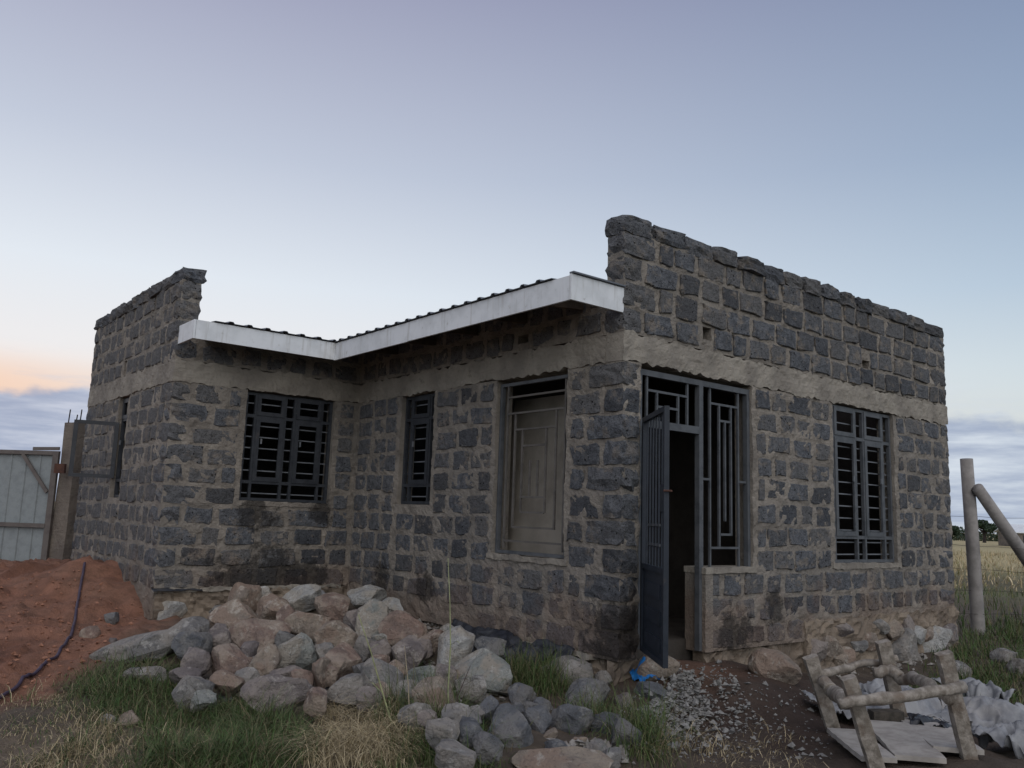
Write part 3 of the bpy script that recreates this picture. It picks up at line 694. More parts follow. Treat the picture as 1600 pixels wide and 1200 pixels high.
# black damp-proof sheet hanging out under the A wall
def crumple(name, origin, U, Vv, nu, nv, amp, seed, mat, parent=None, fall=None, scale=7, thick=.003):
    uu, vv = np.meshgrid(np.linspace(0, 1, nu), np.linspace(0, 1, nv)); u = uu.ravel(); v = vv.ravel()
    P = np.array(origin)+u[:, None]*np.array(U)+v[:, None]*np.array(Vv)
    e = fbm(P, 2.5, 3, seed)[:, None]*np.array(U)/np.linalg.norm(U)*.10+fbm(P+9, 2.5, 3, seed+1)[:, None]*np.array(Vv)/np.linalg.norm(Vv)*.08
    rid = 1-np.abs(fbm(P, scale, 4, seed+2, .6)); nn = np.cross(U, Vv); nn = nn/np.linalg.norm(nn)
    if nn[2] < 0: nn = -nn
    P = P+e+nn*(rid*amp)[:, None]
    if fall is not None: P[:, 2] = np.maximum(ground_h(P[:, 0], P[:, 1])+.012+rid*amp+fall*np.exp(-(((u-.5)/.33)**2+((v-.5)/.33)**2)), P[:, 2]*0-9)
    i = (np.arange(nu-1)[None, :]+np.arange(nv-1)[:, None]*nu).ravel(); Fq = np.stack([i, i+1, i+1+nu, i+nu], 1)
    o = mesh_obj(name, P, Fq, mat, parent, True); sm = o.modifiers.new('thick', 'SOLIDIFY'); sm.thickness = thick; sm.offset = 1
    return o
crumple('damp_proof_sheet', (-.05, .45, -.04), (0, 1.75, .09), (-.10, 0, -.13), 60, 10, .04, 5, DPM, house)
crumple('damp_proof_sheet', (-.03, .62, -.05), (-.02, 1.15, .04), (-.34, .03, -.20), 50, 18, .07, 9, DPM, house)
crumple('damp_proof_sheet', (-LB-.05, LA-.03, .2), (.55, 0, -.01), (0, -.06, -.02), 26, 5, .015, 15, DPM, house)
# thin uneven skirt of spilled screed along the wall foot
for (fr, a, b, z, sd) in ((WA, .3, 2.0, -.03, 1), (WBf, .1, LB, FL, 3)):
    wall_sheet(fr, a, b, z-.03, z+.012, [], 'screed_lip', CONC, .03, .012, 90+sd, .06, .028, .014)

# ------------------------------------------------------------------ rocks
def rock_mesh(name, seed, mat, sub=3, planes=9, rough=.06, box=.35):
    rs = np.random.default_rng(seed); bm = bmesh.new(); bmesh.ops.create_icosphere(bm, subdivisions=sub, radius=1)
    P = np.array([v.co[:] for v in bm.verts]); P /= np.linalg.norm(P, axis=1)[:, None]
    m = np.abs(P).max(1); P = P*(1-box)+P/m[:, None]*box*.9
    for k in range(planes):
        nrm = rs.normal(size=3); nrm /= np.linalg.norm(nrm); d = rs.uniform(.53, .84); s = P@nrm-d
        P = P-np.maximum(s, 0)[:, None]*nrm*.985
    off = rs.uniform(-40, 40, 3); r = fbm(P+off, 1.6, 2, seed)*rough*1.3+fbm(P+off, 4, 4, seed+3)*rough*.9
    P = P*(1+r[:, None]); mn, mx = P.min(0), P.max(0); P = (P-(mn+mx)/2)/(mx-mn)
    for v, p in zip(bm.verts, P): v.co = p
    me = bpy.data.meshes.new(name); bm.to_mesh(me); bm.free(); me.materials.append(mat)
    return me
RK = {'tan': mat_rock('rock_tan', (0.319, 0.266, 0.212), (0.206, 0.171, 0.142), (0.260, 0.195, 0.153), (0.472, 0.425, 0.366)), 'red': mat_rock('rock_red', (0.260, 0.183, 0.147), (0.165, 0.124, 0.106), (0.307, 0.248, 0.201), (0.448, 0.389, 0.330)),
      'grey': mat_rock('rock_grey', (0.236, 0.227, 0.215), (0.147, 0.142, 0.139), (0.271, 0.248, 0.224), (0.425, 0.407, 0.378)), 'green': mat_rock('rock_green_grey', (0.277, 0.283, 0.260), (0.183, 0.195, 0.186), (0.307, 0.277, 0.236), (0.472, 0.460, 0.425)),
      'pale': mat_rock('rock_pale', (0.413, 0.407, 0.389), (0.295, 0.293, 0.283), (0.354, 0.325, 0.283), (0.543, 0.531, 0.507)), 'blue': mat_rock('rock_dark_grey', (0.147, 0.151, 0.160), (0.092, 0.096, 0.104), (0.183, 0.177, 0.171), (0.260, 0.254, 0.242)),
      'purple': mat_rock('rock_brown_grey', (0.206, 0.179, 0.171), (0.136, 0.118, 0.116), (0.260, 0.224, 0.201), (0.401, 0.366, 0.330))}
LAB = {'tan': 'tan brown rough rock in the heap of loose stones', 'red': 'reddish brown rock in the heap of loose stones', 'grey': 'plain grey rock in the heap of loose stones',
       'green': 'greenish grey smooth rock in the heap of loose stones', 'pale': 'pale whitish rock in the heap of loose stones', 'blue': 'dark grey lava rock lying below the house corner', 'purple': 'brownish grey rock in the heap of loose stones'}
# px, py, width, height (pixels of the photograph), colour, roll in degrees, own label
ROCKS = [(380, 940, 46, 50, 'tan', 8, 'tall tan rock leaning at the back of the heap below the wide window'), (412, 931, 28, 24, 'pale', 0, 'small pale rock at the back of the heap beside the tall tan one'), (425, 957, 54, 44, 'tan', -5, 'squat tan rock above the long red brown block'), (362, 970, 74, 48, 'tan', 25, 'sloping tan wedge at the outer end of the long red brown block'), (400, 998, 90, 46, 'red', 4, 'long red brown block lying across the heap of stones'),
  (468, 937, 62, 36, 'pale', 5, 'broad pale rock under the plastic bag on the heap'), (480, 981, 68, 42, 'tan', 6, 'flat-topped tan rock above the large greenish grey rock'), (518, 957, 60, 46, 'red', -10, 'rounded reddish rock on the crest of the heap'), (525, 1000, 62, 50, 'tan', 20, 'tilted tan rock beside the large greenish grey rock'), (570, 934, 60, 32, 'pale', -3, 'pale flat rock at the back of the heap in the wall corner'), (582, 975, 54, 62, 'green', 10, 'tall smooth green grey rock next to the big reddish tan boulder'),
  (458, 1029, 64, 62, 'green', -15, 'large greenish grey rock in the middle of the stone heap'), (357, 1038, 62, 46, 'red', 5, 'squarish reddish rock under the long red brown block'), (412, 1044, 46, 52, 'tan', 10, 'upright tan rock left of the large greenish grey rock, touching it'), (530, 1040, 60, 50, 'red', 10, 'round reddish rock above the straw clump'), (588, 1058, 80, 44, 'grey', -28, 'long grey rock tilted down toward the straw clump'), (594, 1024, 40, 40, 'purple', 0),
  (640, 1025, 54, 48, 'purple', 12, 'rough brownish rock below the big reddish tan boulder'), (305, 1037, 42, 38, 'purple', 5, 'dark brownish rock beside the squarish reddish one'), (353, 1071, 50, 34, 'tan', 0, 'low tan rock at the grassy foot of the heap'), (300, 1083, 62, 44, 'grey', 20, 'grey rock sunk in grass at the outer foot of the heap'), (430, 1092, 106, 56, 'purple', 5, 'widest flat brownish grey rock at the foot of the heap'),
  (492, 1098, 36, 36, 'red', 15), (542, 1081, 68, 40, 'grey', 5, 'low grey rock directly behind the straw clump'), (302, 1010, 48, 46, 'blue', 30, 'dark blue grey wedge of rock beside the long slab'), (290, 984, 56, 28, 'grey', 5, 'low grey rock behind the long slab against the red soil'),
  (222, 1022, 142, 44, 'grey', 18, 'long grey stone slab edging the red soil'), (317, 1097, 34, 26, 'green', 0, 'small greenish rock buried in the lush grass'), (445, 1061, 52, 28, 'purple', 10), (470, 1067, 32, 32, 'red', 0), (500, 1056, 28, 46, 'tan', 0), (285, 1058, 46, 22, 'purple', 8),
  (226, 1060, 60, 26, 'grey', 0, 'flat grey rock in the grass below the long slab'), (630, 985, 72, 52, 'red', 8, 'big reddish tan boulder on the heap next to the narrow window wall'), (707, 1018, 54, 66, 'pale', -20, 'pale upright rock leaning at the right end of the heap'),
  (755, 1052, 90, 56, 'green', -14, 'large grey green boulder below the torn black sheet'), (762, 1016, 52, 34, 'blue', -12), (735, 1082, 48, 44, 'grey', 0, 'grey rock below the large grey green boulder'), (682, 1096, 68, 58, 'tan', 10, 'tan boulder half hidden by the tall grass tufts'), (660, 1060, 52, 34, 'green', 0, 'low greenish rock between the tan boulder and the brownish rock'), (672, 1005, 38, 34, 'red', 0),
  (556, 975, 40, 36, 'purple', 0), (450, 965, 36, 34, 'red', 0), (610, 950, 40, 26, 'pale', 0, 'small pale rock touching the narrow window wall'), (340, 1000, 40, 40, 'purple', 0), (445, 1005, 30, 34, 'blue', 0, 'small dark rock tucked between the blocks of the heap'), (505, 1030, 34, 40, 'grey', 0), (620, 1050, 36, 30, 'tan', 0),
  (385, 1065, 36, 32, 'grey', 0), (570, 1015, 36, 36, 'grey', 0), (696, 1060, 36, 36, 'purple', 0), (635, 1085, 44, 34, 'grey', 0), (385, 1028, 30, 40, 'purple', 0), (575, 1095, 40, 30, 'purple', 0),
  (797, 1148, 68, 68, 'blue', 10, 'biggest dark lava rock standing among the grass tufts'), (843, 1130, 40, 44, 'blue', 20), (892, 1132, 60, 56, 'blue', -30, 'tilted dark lava rock with an orange shard beside it'), (920, 1095, 68, 50, 'blue', 0, 'squarish dark grey block below the house corner'), (885, 1054, 84, 44, 'grey', -6, 'wide grey foundation rock beneath the slab edge'),
  (942, 1064, 30, 28, 'grey', 0), (815, 1092, 46, 34, 'blue', -20), (810, 1112, 24, 20, 'blue', 0), (828, 1110, 26, 22, 'blue', 0), (850, 1104, 34, 18, 'blue', -20), (947, 1137, 46, 36, 'blue', 0), (977, 1157, 46, 48, 'blue', -20, 'dark lava rock at the edge of the gravel spill'),
  (760, 1112, 40, 36, 'blue', 0), (735, 1150, 40, 40, 'blue', 0), (880, 1197, 150, 34, 'tan', 0, 'broad tan flat stone sunk in the soil in front'), (1030, 1050, 66, 46, 'tan', 5, 'rounded tan boulder under the open steel door'), (1017, 1083, 48, 28, 'blue', 0, 'black stone beside the scrap of blue plastic'),
  (1028, 1106, 28, 22, 'grey', 10, 'small grey stone touching the blue plastic scrap'), (975, 1099, 28, 26, 'purple', 0, 'small brownish stone in front of the corner footing'), (1212, 1048, 74, 46, 'tan', -5, 'mossy tan boulder beside the low entrance wall'), (1300, 1040, 60, 50, 'tan', 0, 'tan footing rock below the tall window'), (1400, 1015, 70, 60, 'grey', 0, 'grey footing rock near the far corner of the wall'), (1452, 1005, 56, 46, 'pale', 0, 'pale footing rock under the far wall corner'),
  (1500, 1057, 36, 32, 'grey', 5, 'grey rock on the grass behind the timber trestle'), (1572, 1030, 34, 22, 'grey', 0, 'low grey rock in the grass near the fence post'), (1595, 1050, 30, 30, 'grey', 0, 'rounded grey rock at the grass edge by the sacks'),
  (172, 968, 20, 16, 'blue', 10, 'dark lump of stone on the red soil slope'), (140, 990, 28, 18, 'red', 0, 'half-buried reddish lump on the soil slope'), (176, 1003, 12, 10, 'purple', 0, 'small clod on the soil above the long slab'), (168, 1126, 22, 14, 'pale', 0, 'small white stone lying in the left grass'), (200, 1128, 40, 22, 'red', 0, 'broken red stone lying in the left grass'),
  (722, 1128, 56, 46, 'grey', 10), (690, 1150, 52, 44, 'grey', -10), (762, 1172, 48, 40, 'blue', 0), (648, 1122, 50, 40, 'grey', 5), (712, 1186, 60, 40, 'grey', 0), (668, 1128, 30, 26, 'purple', 0), (745, 1118, 28, 24, 'grey', 0), (870, 1172, 36, 26, 'blue', 0), (930, 1176, 40, 28, 'grey', 0), (955, 1186, 34, 26, 'grey', 20),
  (858, 1152, 30, 14, 'tan', 40, 'orange tan shard lying between dark rocks'), (905, 1160, 26, 14, 'tan', 10, 'small pale orange shard in front of the rubble')]
def place_rock(i, e):
    px, py, w, h, c, rot = e[:6]; D = hit_ground(px, py+h*.22, lift=(.11 if 270 < px < 780 and w > 26 else 0.))[1]
    k = 1.0
    if py > 1185: D -= .1
    W, Hh = w*D/F_PX*k, h*D/F_PX*k*1.12
    pos = at_dist(px, py, D)
    me = rock_mesh('rock', 900+i, RK[c], 3 if w > 24 else 2, random.randint(10, 15), random.uniform(.05, .09), random.uniform(.05, .35))
    o = bpy.data.objects.new('rock', me); col.objects.link(o)
    view = Matrix([[_rr[0], _fw[0], _uu[0]], [_rr[1], _fw[1], _uu[1]], [_rr[2], _fw[2], _uu[2]]]).to_4x4()
    o.matrix_basis = Matrix.Translation(Vector(pos)+Vector((_fw*1))*(.12*W))@Matrix.Rotation(-YAW, 4, 'Z')@Matrix.Rotation(math.radians(-rot), 4, 'Y')@Matrix.Diagonal((W, (W*Hh)**.5*random.uniform(.85, 1.1), Hh, 1))
    tag(o, e[6] if len(e) > 6 else LAB[c], 'rock', 'small rocks in the gaps of the heap' if e[-1] == FILL else None if len(e) > 6 else ('loose dark rocks below the corner' if c == 'blue' else 'rocks of the loose stone heap'))
    if len(e) <= 6 and c in ('grey', 'purple') and py > 1110: o['label'] = 'grey rock of the rubble at the lower end of the heap'; o['group'] = 'rubble rocks at the lower end of the heap'
    if len(e) <= 6 and c == 'blue' and px < 780 and py < 1100: o['label'] = 'dark rock wedged against the footing by the black sheet'; del o['group']
for q in range(22):
    me = rock_mesh('footing_stone', 700+q, RK[random.choice(['tan', 'grey', 'pale', 'purple'])], 2, 12, .07, .5)
    w_, h_ = random.uniform(.2, .42), random.uniform(.14, .26)
    o = bpy.data.objects.new('footing_stone', me); col.objects.link(o); o.parent = house
    if q < 12: p_ = (2.75+q*.262, -.02, random.choice((-.28, -.12, .02))+random.uniform(-.03, .03)); dm = (w_, .16, h_)
    elif q < 18: p_ = (.03, .5+(q-12)*.36, -.22+random.uniform(-.04, .04)); dm = (.16, w_, h_)
    else: p_ = (-2.05+(q-18)*.5, LA-.01, random.uniform(-.12, .06)); dm = (w_, .12, h_)
    o.matrix_basis = Matrix.Translation(Vector(p_)-WL[house.name])@Matrix.Rotation(random.uniform(-.15, .15), 4, 'X')@Matrix.Diagonal((*dm, 1))
FILL = 'small dusty rock wedged in a gap of the stone heap'
_rf = random.Random(44)
for k in range(46):
    u = _rf.random(); px = 290+u*440; lo, hi = 945+abs(u-.45)*90, 1105
    w = _rf.uniform(18, 32); ROCKS.append((px, _rf.uniform(lo, hi), w, w*_rf.uniform(.6, .95), _rf.choice(['tan', 'grey', 'purple', 'red', 'grey', 'green']), _rf.uniform(-25, 25), FILL))
for i, e in enumerate(ROCKS): place_rock(i, e)

# ------------------------------------------------------------------ gravel, pebbles, rubble (uncountable)
def chips(name, pts, sizes, mat, label, cat, seed=0):
    rs = np.random.default_rng(seed); V = []; F = []
    base = np.array([(1, 0, 0), (-1, 0, 0), (0, 1, 0), (0, -1, 0), (0, 0, 1), (0, 0, -1)], float); bf = [(0, 2, 4), (2, 1, 4), (1, 3, 4), (3, 0, 4), (2, 0, 5), (1, 2, 5), (3, 1, 5), (0, 3, 5)]
    for p, s in zip(pts, sizes):
        q = base*rs.uniform(.45, 1.1, (6, 1))*np.array([s, s*rs.uniform(.6, 1), s*rs.uniform(.4, .8)]); q += rs.normal(0, .18*s, (6, 3))
        a = rs.uniform(0, 6.28); R = np.array([[math.cos(a), -math.sin(a), 0], [math.sin(a), math.cos(a), 0], [0, 0, 1]]); n0 = len(V)
        V += (q@R.T+p+np.array([0, 0, s*.25])).tolist(); F += [tuple(i+n0 for i in f) for f in bf]
    o = mesh_obj(name, V, F, mat); tag(o, label, cat, kind='stuff'); return o
def scatter_px(poly, n, rs):
    poly = np.array(poly, float); x0, y0 = poly.min(0); x1, y1 = poly.max(0); out = []
    while len(out) < n:
        x, y = rs.uniform(x0, x1), rs.uniform(y0, y1); ins = False; j = len(poly)-1
        for i in range(len(poly)):
            if (poly[i, 1] > y) != (poly[j, 1] > y) and x < (poly[j, 0]-poly[i, 0])*(y-poly[i, 1])/(poly[j, 1]-poly[i, 1])+poly[i, 0]: ins = not ins
            j = i
        if ins: out.append((x, y))
    return out
def world_pts(pix, zoff=0.):
    # vectorised march onto the ground
    D = np.array([_fw*F_PX+_rr*(x-800)-_uu*(y-600) for x, y in pix]); D /= np.linalg.norm(D, axis=1)[:, None]
    t = np.full(len(D), 4.0); done = np.zeros(len(D), bool); hit = np.full(len(D), 40.0)
    for s in np.arange(4.2, 22, .05):
        P = CAM+D[~done]*s; b = P[:, 2] < ground_h(P[:, 0], P[:, 1]); idx = np.nonzero(~done)[0][b]; hit[idx] = s; done[idx] = True
        if done.all(): break
    P = CAM+D*hit[:, None]; P[:, 2] = ground_h(P[:, 0], P[:, 1])+zoff; return P[done]
rs = np.random.default_rng(3)
GRAV = mat_simple('grey_gravel', (.27, .262, .25), (.15, .146, .14), 20, .95, .5, .01, 60)
P = world_pts(scatter_px([(1045, 1060), (1085, 1062), (1108, 1120), (1090, 1150), (1040, 1160), (1010, 1150), (1000, 1120), (1040, 1100)], 1100, rs)+scatter_px([(1020, 1060), (1130, 1050), (1190, 1130), (1120, 1180), (980, 1180), (960, 1130)], 700, rs))
P[:, 2] += rs.uniform(0, .05, len(P)); chips('gravel', P, rs.uniform(.006, .022, len(P))*rs.choice([1, 1, 1, 1.9], len(P)), GRAV, 'spill of pale grey crushed gravel below the open door', 'gravel', 1)
P = world_pts(scatter_px([(1050, 1040), (1210, 1030), (1290, 1100), (1300, 1190), (1000, 1195), (1090, 1150)], 520, rs))
chips('pebbles', P, rs.uniform(.005, .016, len(P))*rs.choice([1, 1, 1, 1, 2.4], len(P)), GRAV, 'scattered pale pebbles on the dark soil by the entrance', 'pebbles', 2)
RUB = mat_simple('rubble', (.30, .28, .255), (.17, .155, .14), 20, .95, .5, .01, 60)
P = world_pts(scatter_px([(860, 1160), (980, 1165), (990, 1200), (850, 1200)], 260, rs)+scatter_px([(700, 1060), (800, 1075), (780, 1120), (720, 1130)], 160, rs)+scatter_px([(640, 960), (700, 960), (740, 1010), (660, 1010)], 160, rs)+scatter_px([(270, 1000), (650, 960), (760, 1100), (300, 1110)], 500, rs)+scatter_px([(1250, 1010), (1480, 990), (1480, 1040), (1270, 1070)], 200, rs))
chips('rubble', P, rs.uniform(.015, .05, len(P)), RUB, 'broken stone rubble between the rocks and along the footing', 'rubble', 3)
P = world_pts(scatter_px([(0, 900), (120, 895), (240, 960), (150, 1040), (0, 1100)], 260, rs))
CLOD = mat_simple('red_clod', (.30, .15, .098), (.21, .10, .065), 12, .95, .5, .01, 60)
chips('soil_clods', P, rs.uniform(.008, .03, len(P)), CLOD, 'small crumbs of red soil on the mound', 'soil', 4)

# ------------------------------------------------------------------ grass
def blades(name, P, length, width, lean, palette, label, cat, seed, group=None, wind=(0, 0), seg=3, kind='stuff', jitter=.25):
    rs = np.random.default_rng(seed); n = len(P); L = rs.uniform(length[0], length[1], n)*np.clip(.85+.75*fbm(np.asarray(P), 2.6, 2, seed), .35, 1.7); W = rs.uniform(*width, n)
    a = rs.uniform(0, 2*math.pi, n); d = np.stack([np.cos(a), np.sin(a), 0*a], 1)+np.array([*wind, 0]); d /= np.maximum(np.linalg.norm(d, axis=1), .1)[:, None]
    ln = rs.uniform(*lean, n); side = np.stack([-d[:, 1], d[:, 0], 0*a], 1)
    pal = np.array(palette); c = pal[rs.integers(0, len(pal), n)]*rs.uniform(1-jitter, 1+jitter, (n, 1))
    Vs = []; Cs = []
    for k in range(seg+1):
        t = k/seg; up = L*t*np.cos(ln*t*.9); out = L*t*np.sin(ln*t)
        ctr = P+d*out[:, None]+np.array([0, 0, 1.])*up[:, None]
        if k < seg:
            w = W*(1-t*.75)
            Vs += [ctr-side*w[:, None]/2, ctr+side*w[:, None]/2]; Cs += [c, c]
        else: Vs.append(ctr); Cs.append(c)
    m = 2*seg+1; V = np.stack(Vs, 1).reshape(-1, 3); C = np.stack(Cs, 1).reshape(-1, 3)
    b = np.arange(n)*m; Ft = []
    for k in range(seg-1):
        Ft += [np.stack([b+2*k, b+2*k+1, b+2*k+3], 1), np.stack([b+2*k, b+2*k+3, b+2*k+2], 1)]
    Ft.append(np.stack([b+2*seg-2, b+2*seg-1, b+2*seg], 1))
    o = mesh_obj(name, V, np.concatenate(Ft), GRASS, None, False, True, C); tag(o, label, cat, group, kind); return o
GREEN = [(.055, .10, .028), (.075, .122, .036), (.09, .115, .045), (.038, .062, .02), (.115, .115, .055), (.15, .125, .07)]
DRY = [(.42, .34, .20), (.34, .27, .155), (.5, .41, .26), (.24, .19, .11)]
def clump_px(poly, n, rs, per=14, rad=.07):
    c = world_pts(scatter_px(poly, max(1, n//per), rs)); P = np.repeat(c, per, 0); P[:, :2] += rs.normal(0, rad, (len(P), 2)); P[:, 2] = ground_h(P[:, 0], P[:, 1])-.01; return P
P = np.concatenate([clump_px([(290, 1115), (380, 1105), (480, 1130), (470, 1200), (300, 1215), (230, 1215), (240, 1150)], 6500, rs), clump_px([(120, 1070), (190, 1040), (280, 1040), (300, 1100), (250, 1150), (120, 1120)], 2600, rs)])
blades('green_grass', P, (.10, .30), (.003, .007), (.5, 2.4), GREEN, 'lush green grass in front of the stone heap', 'grass', 21)
P = clump_px([(0, 1100), (130, 1060), (260, 1120), (300, 1215), (0, 1215)], 3000, rs)
blades('mixed_grass', P, (.05, .22), (.003, .006), (.6, 2.2), GREEN+DRY+DRY, 'sparse half-dry grass beside the red soil', 'grass', 22)
P = np.concatenate([clump_px([(600, 1135), (690, 1105), (770, 1130), (780, 1215), (590, 1215)], 2400, rs, 16), clump_px([(785, 1050), (850, 1030), (885, 1070), (875, 1095), (800, 1085)], 1500, rs), clump_px([(975, 1130), (1040, 1150), (1030, 1200), (980, 1200)], 500, rs), clump_px([(870, 1110), (960, 1120), (940, 1160)], 350, rs)])
blades('grass_tufts', P, (.12, .36), (.003, .007), (.2, 2.0), GREEN+[(.075, .10, .03), (.10, .11, .045)], 'green grass tufts growing between the dark rocks', 'grass', 23)
P = clump_px([(500, 1110), (570, 1090), (640, 1100), (640, 1150), (610, 1205), (480, 1205), (480, 1150)], 2600, rs, 10, .05)
blades('dry_straw', P, (.15, .36), (.003, .006), (1.0, 2.1), DRY+[(.40, .33, .2)], 'matted clump of dry straw in front of the stone heap', 'straw', 24, None, (-.55, -.6), 4)
P = clump_px([(1495, 990), (1600, 960), (1640, 1090), (1500, 1110), (1440, 1100)], 5200, rs, 14, .12)
blades('grass_by_post', P, (.08, .22), (.006, .012), (.2, 1.4), GREEN+[(.06, .085, .025)], 'green grass around the foot of the fence post', 'grass', 25)
P = clump_px([(1000, 1150), (1250, 1150), (1260, 1215), (1000, 1215)], 420, rs, 8)
blades('dry_grass_stems', P, (.08, .25), (.003, .005), (.9, 1.7), DRY, 'loose dry grass stems on the dark soil', 'grass', 26)
# meadow beyond the house
n = 26000; a = rs.uniform(0, 1, n)**1.4; ang = rs.uniform(.15, 1.05, n)+YAW-.15; R = 13+a*60
P = np.stack([CAM[0]+R*np.sin(ang), CAM[1]+R*np.cos(ang), 0*R], 1); ok = (P[:, 0] > LR+1.2); P = P[ok]; P[:, 2] = ground_h(P[:, 0], P[:, 1])-.02
dist = np.hypot(P[:, 0]-CAM[0], P[:, 1]-CAM[1]); nearm = dist < 27
blades('meadow_grass', P[nearm], (.12, .30), (.012, .022), (.1, .9), GREEN+[(.10, .12, .04), (.14, .14, .055)], 'tall green meadow grass beyond the house', 'grass', 27)
blades('dry_meadow_grass', P[~nearm], (.14, .34), (.03, .05), (.1, .9), DRY+[(.22, .20, .09)], 'pale dry grass of the open field', 'grass', 28)
n = 5000; P = np.stack([rs.uniform(-9, 9, n), rs.uniform(-8, -1.8, n), np.zeros(n)], 1); P = P[(np.hypot(P[:, 0]-CAM[0], P[:, 1]-CAM[1]) > .9) & (P[:, 1] < -2.6)]; P[:, 2] = ground_h(P[:, 0], P[:, 1])-.01
blades('short_grass', P, (.04, .12), (.003, .007), (.3, 1.5), GREEN+DRY, 'thin short grass on the open ground before the house', 'grass', 29)
# single tall stalks
def stalk(name, pix, D, r, colr, label, leaves=5, seed=0):
    pts = [at_dist(x, y, D+dd_) for x, y, dd_ in pix]; b = pts[-1].copy(); b[2] = gh(b[0], b[1])-.03; pts.append(b); pts = pts[::-1]
    e = empty(name, pts[0].tolist(), label, 'weed', None)
    m = mat_simple(name+'_mat', colr, tuple(c*.7 for c in colr), 20, .8, .2)
    n = len(pts); MB().tube(pts, [r*(1-.7*i/(n-1)) for i in range(n)], 5).build('stem', m, e, True)
    rr_ = random.Random(seed)
    for k in range(leaves):
        t = rr_.uniform(.15, .85)*(n-1); i = int(t); p = Vector(pts[i]).lerp(Vector(pts[min(i+1, n-1)]), t-i); a = rr_.uniform(0, 6.28); L = rr_.uniform(.08, .2)
        d = Vector((math.cos(a), math.sin(a), .6)); sd = Vector((-math.sin(a), math.cos(a), 0))*.004
        q = p+d*L*.6; tip = p+d*L+Vector((0, 0, -.04))
        mesh_obj('leaf', [p-sd, p+sd, q+sd*1.4, q-sd*1.4, tip], [(0, 1, 2, 3), (3, 2, 4)], m, e)
stalk('grass_stalk', [(700, 872, 0), (703, 940, 0), (704, 1010, 0), (700, 1080, 0), (703, 1160, 0)], 5.9, .008, (.30, .32, .17), 'very tall thin green stalk rising in front of the wall', 4, 1)
stalk('grass_stalk', [(560, 960, 0), (580, 1020, 0), (600, 1090, 0), (618, 1150, 0), (628, 1195, 0)], 5.8, .010, (.28, .29, .15), 'tall leaning grass stalk over the straw clump', 3, 2)
stalk('grass_stalk', [(632, 1010, 0), (638, 1070, 0), (640, 1130, 0), (645, 1190, 0)], 5.8, .006, (.36, .30, .20), 'thin dry straw-coloured stalk among the tufts', 2, 3)
stalk('dry_weed', [(735, 1040, 0), (722, 1072, 0), (714, 1090, 0), (719, 1140, 0), (720, 1195, 0)], 5.8, .006, (.07, .045, .04), 'dark brown bare weed stem forking at its tip', 3, 4)

# ------------------------------------------------------------------ timber trestle, boards, sacks
def foot(px, py, z): return on_z(px, py, z)
GZ = -.45
feet = {}
tops = {}
e = empty('timber_trestle', tuple(foot(1410, 1190, GZ)), 'rough timber trestle of four leaning posts tied by round rails', 'trestle')
LEGS = {'bl': ((1266, 1026), (1312, 1172), 26), 'br': ((1379, 1002), (1415, 1160), 26), 'fl': ((1325, 1058), (1382, 1240), 29), 'fr': ((1474, 1020), (1524, 1225), 29)}
rl = random.Random(5)
for k, (tp_, ft, wpx) in LEGS.items():
    f_ = foot(*ft, GZ-.04); dep = (f_-CAM)@_fw; d = ray(*tp_); t_ = CAM+d*(dep/(d@_fw)); feet[k], tops[k] = Vector(f_), Vector(t_)
    w = wpx*dep/F_PX*.76; ax = (tops[k]-feet[k]); n_ = 9
    X = ax.cross(Vector(_fw)).normalized(); Yv = X.cross(ax).normalized(); V = []; Fq = []
    for i in range(n_):
        c = feet[k]+ax*(i/(n_-1)); ww = w*(1.0+rl.uniform(-.05, .05))*.5; th = w*.36
        for (a, b) in ((-1, -1), (-.2, -1.12), (1, -1), (1.08, 0), (1, 1), (0, 1.05), (-1, 1), (-1.06, .1)):
            V.append(c+X*a*ww*(1+rl.uniform(-.06, .06))+Yv*b*th*(1+rl.uniform(-.08, .08)))
    for i in range(n_-1):
        for j in range(8): Fq.append((i*8+j, i*8+(j+1) % 8, (i+1)*8+(j+1) % 8, (i+1)*8+j))
    Fq += [tuple(range(8))[::-1], tuple(range((n_-1)*8, n_*8))]
    mesh_obj('leg', [tuple(v) for v in V], Fq, WOOD, e)
def legpt(k, px, py, off=0.):
    dep = (np.array(tops[k])-CAM)@_fw+off; d = ray(px, py); return CAM+d*(dep/(d@_fw))
def rail(pts, rads, seed):
    rl = random.Random(seed); P = []; R = []
    for i in range(len(pts)-1):
        for s in range(4):
            t = s/4; P.append(pts[i]*(1-t)+pts[i+1]*t+np.array([rl.uniform(-.009, .009) for _ in range(3)])); R.append((rads[i]*(1-t)+rads[i+1]*t)*rl.uniform(.84, 1.14))
    P.append(pts[-1]); R.append(rads[-1]); MB().tube(P, R, 10).build('rail', WOOD, e, True)
rail([legpt('bl', 1276, 1056, .08), legpt('br', 1340, 1040, .10), legpt('br', 1402, 1028, .09)], [.03, .031, .027], 1)
rail([legpt('fl', 1312, 1099, -.09), legpt('fl', 1400, 1090, -.05), legpt('fr', 1504, 1073, -.09)], [.037, .036, .039], 2)
rail([legpt('br', 1366, 1050, -.09), legpt('br', 1392, 1048, -.1), legpt('br', 1410, 1062, -.16), legpt('br', 1428, 1060, -.3), legpt('fr', 1452, 1072, .25), legpt('fr', 1484, 1094, -.03)], [.036, .044, .04, .042, .04, .036], 3)
rail([legpt('bl', 1284, 1062, -.06), legpt('bl', 1302, 1082, -.2), legpt('fl', 1322, 1096, .08)], [.04, .05, .05], 4)
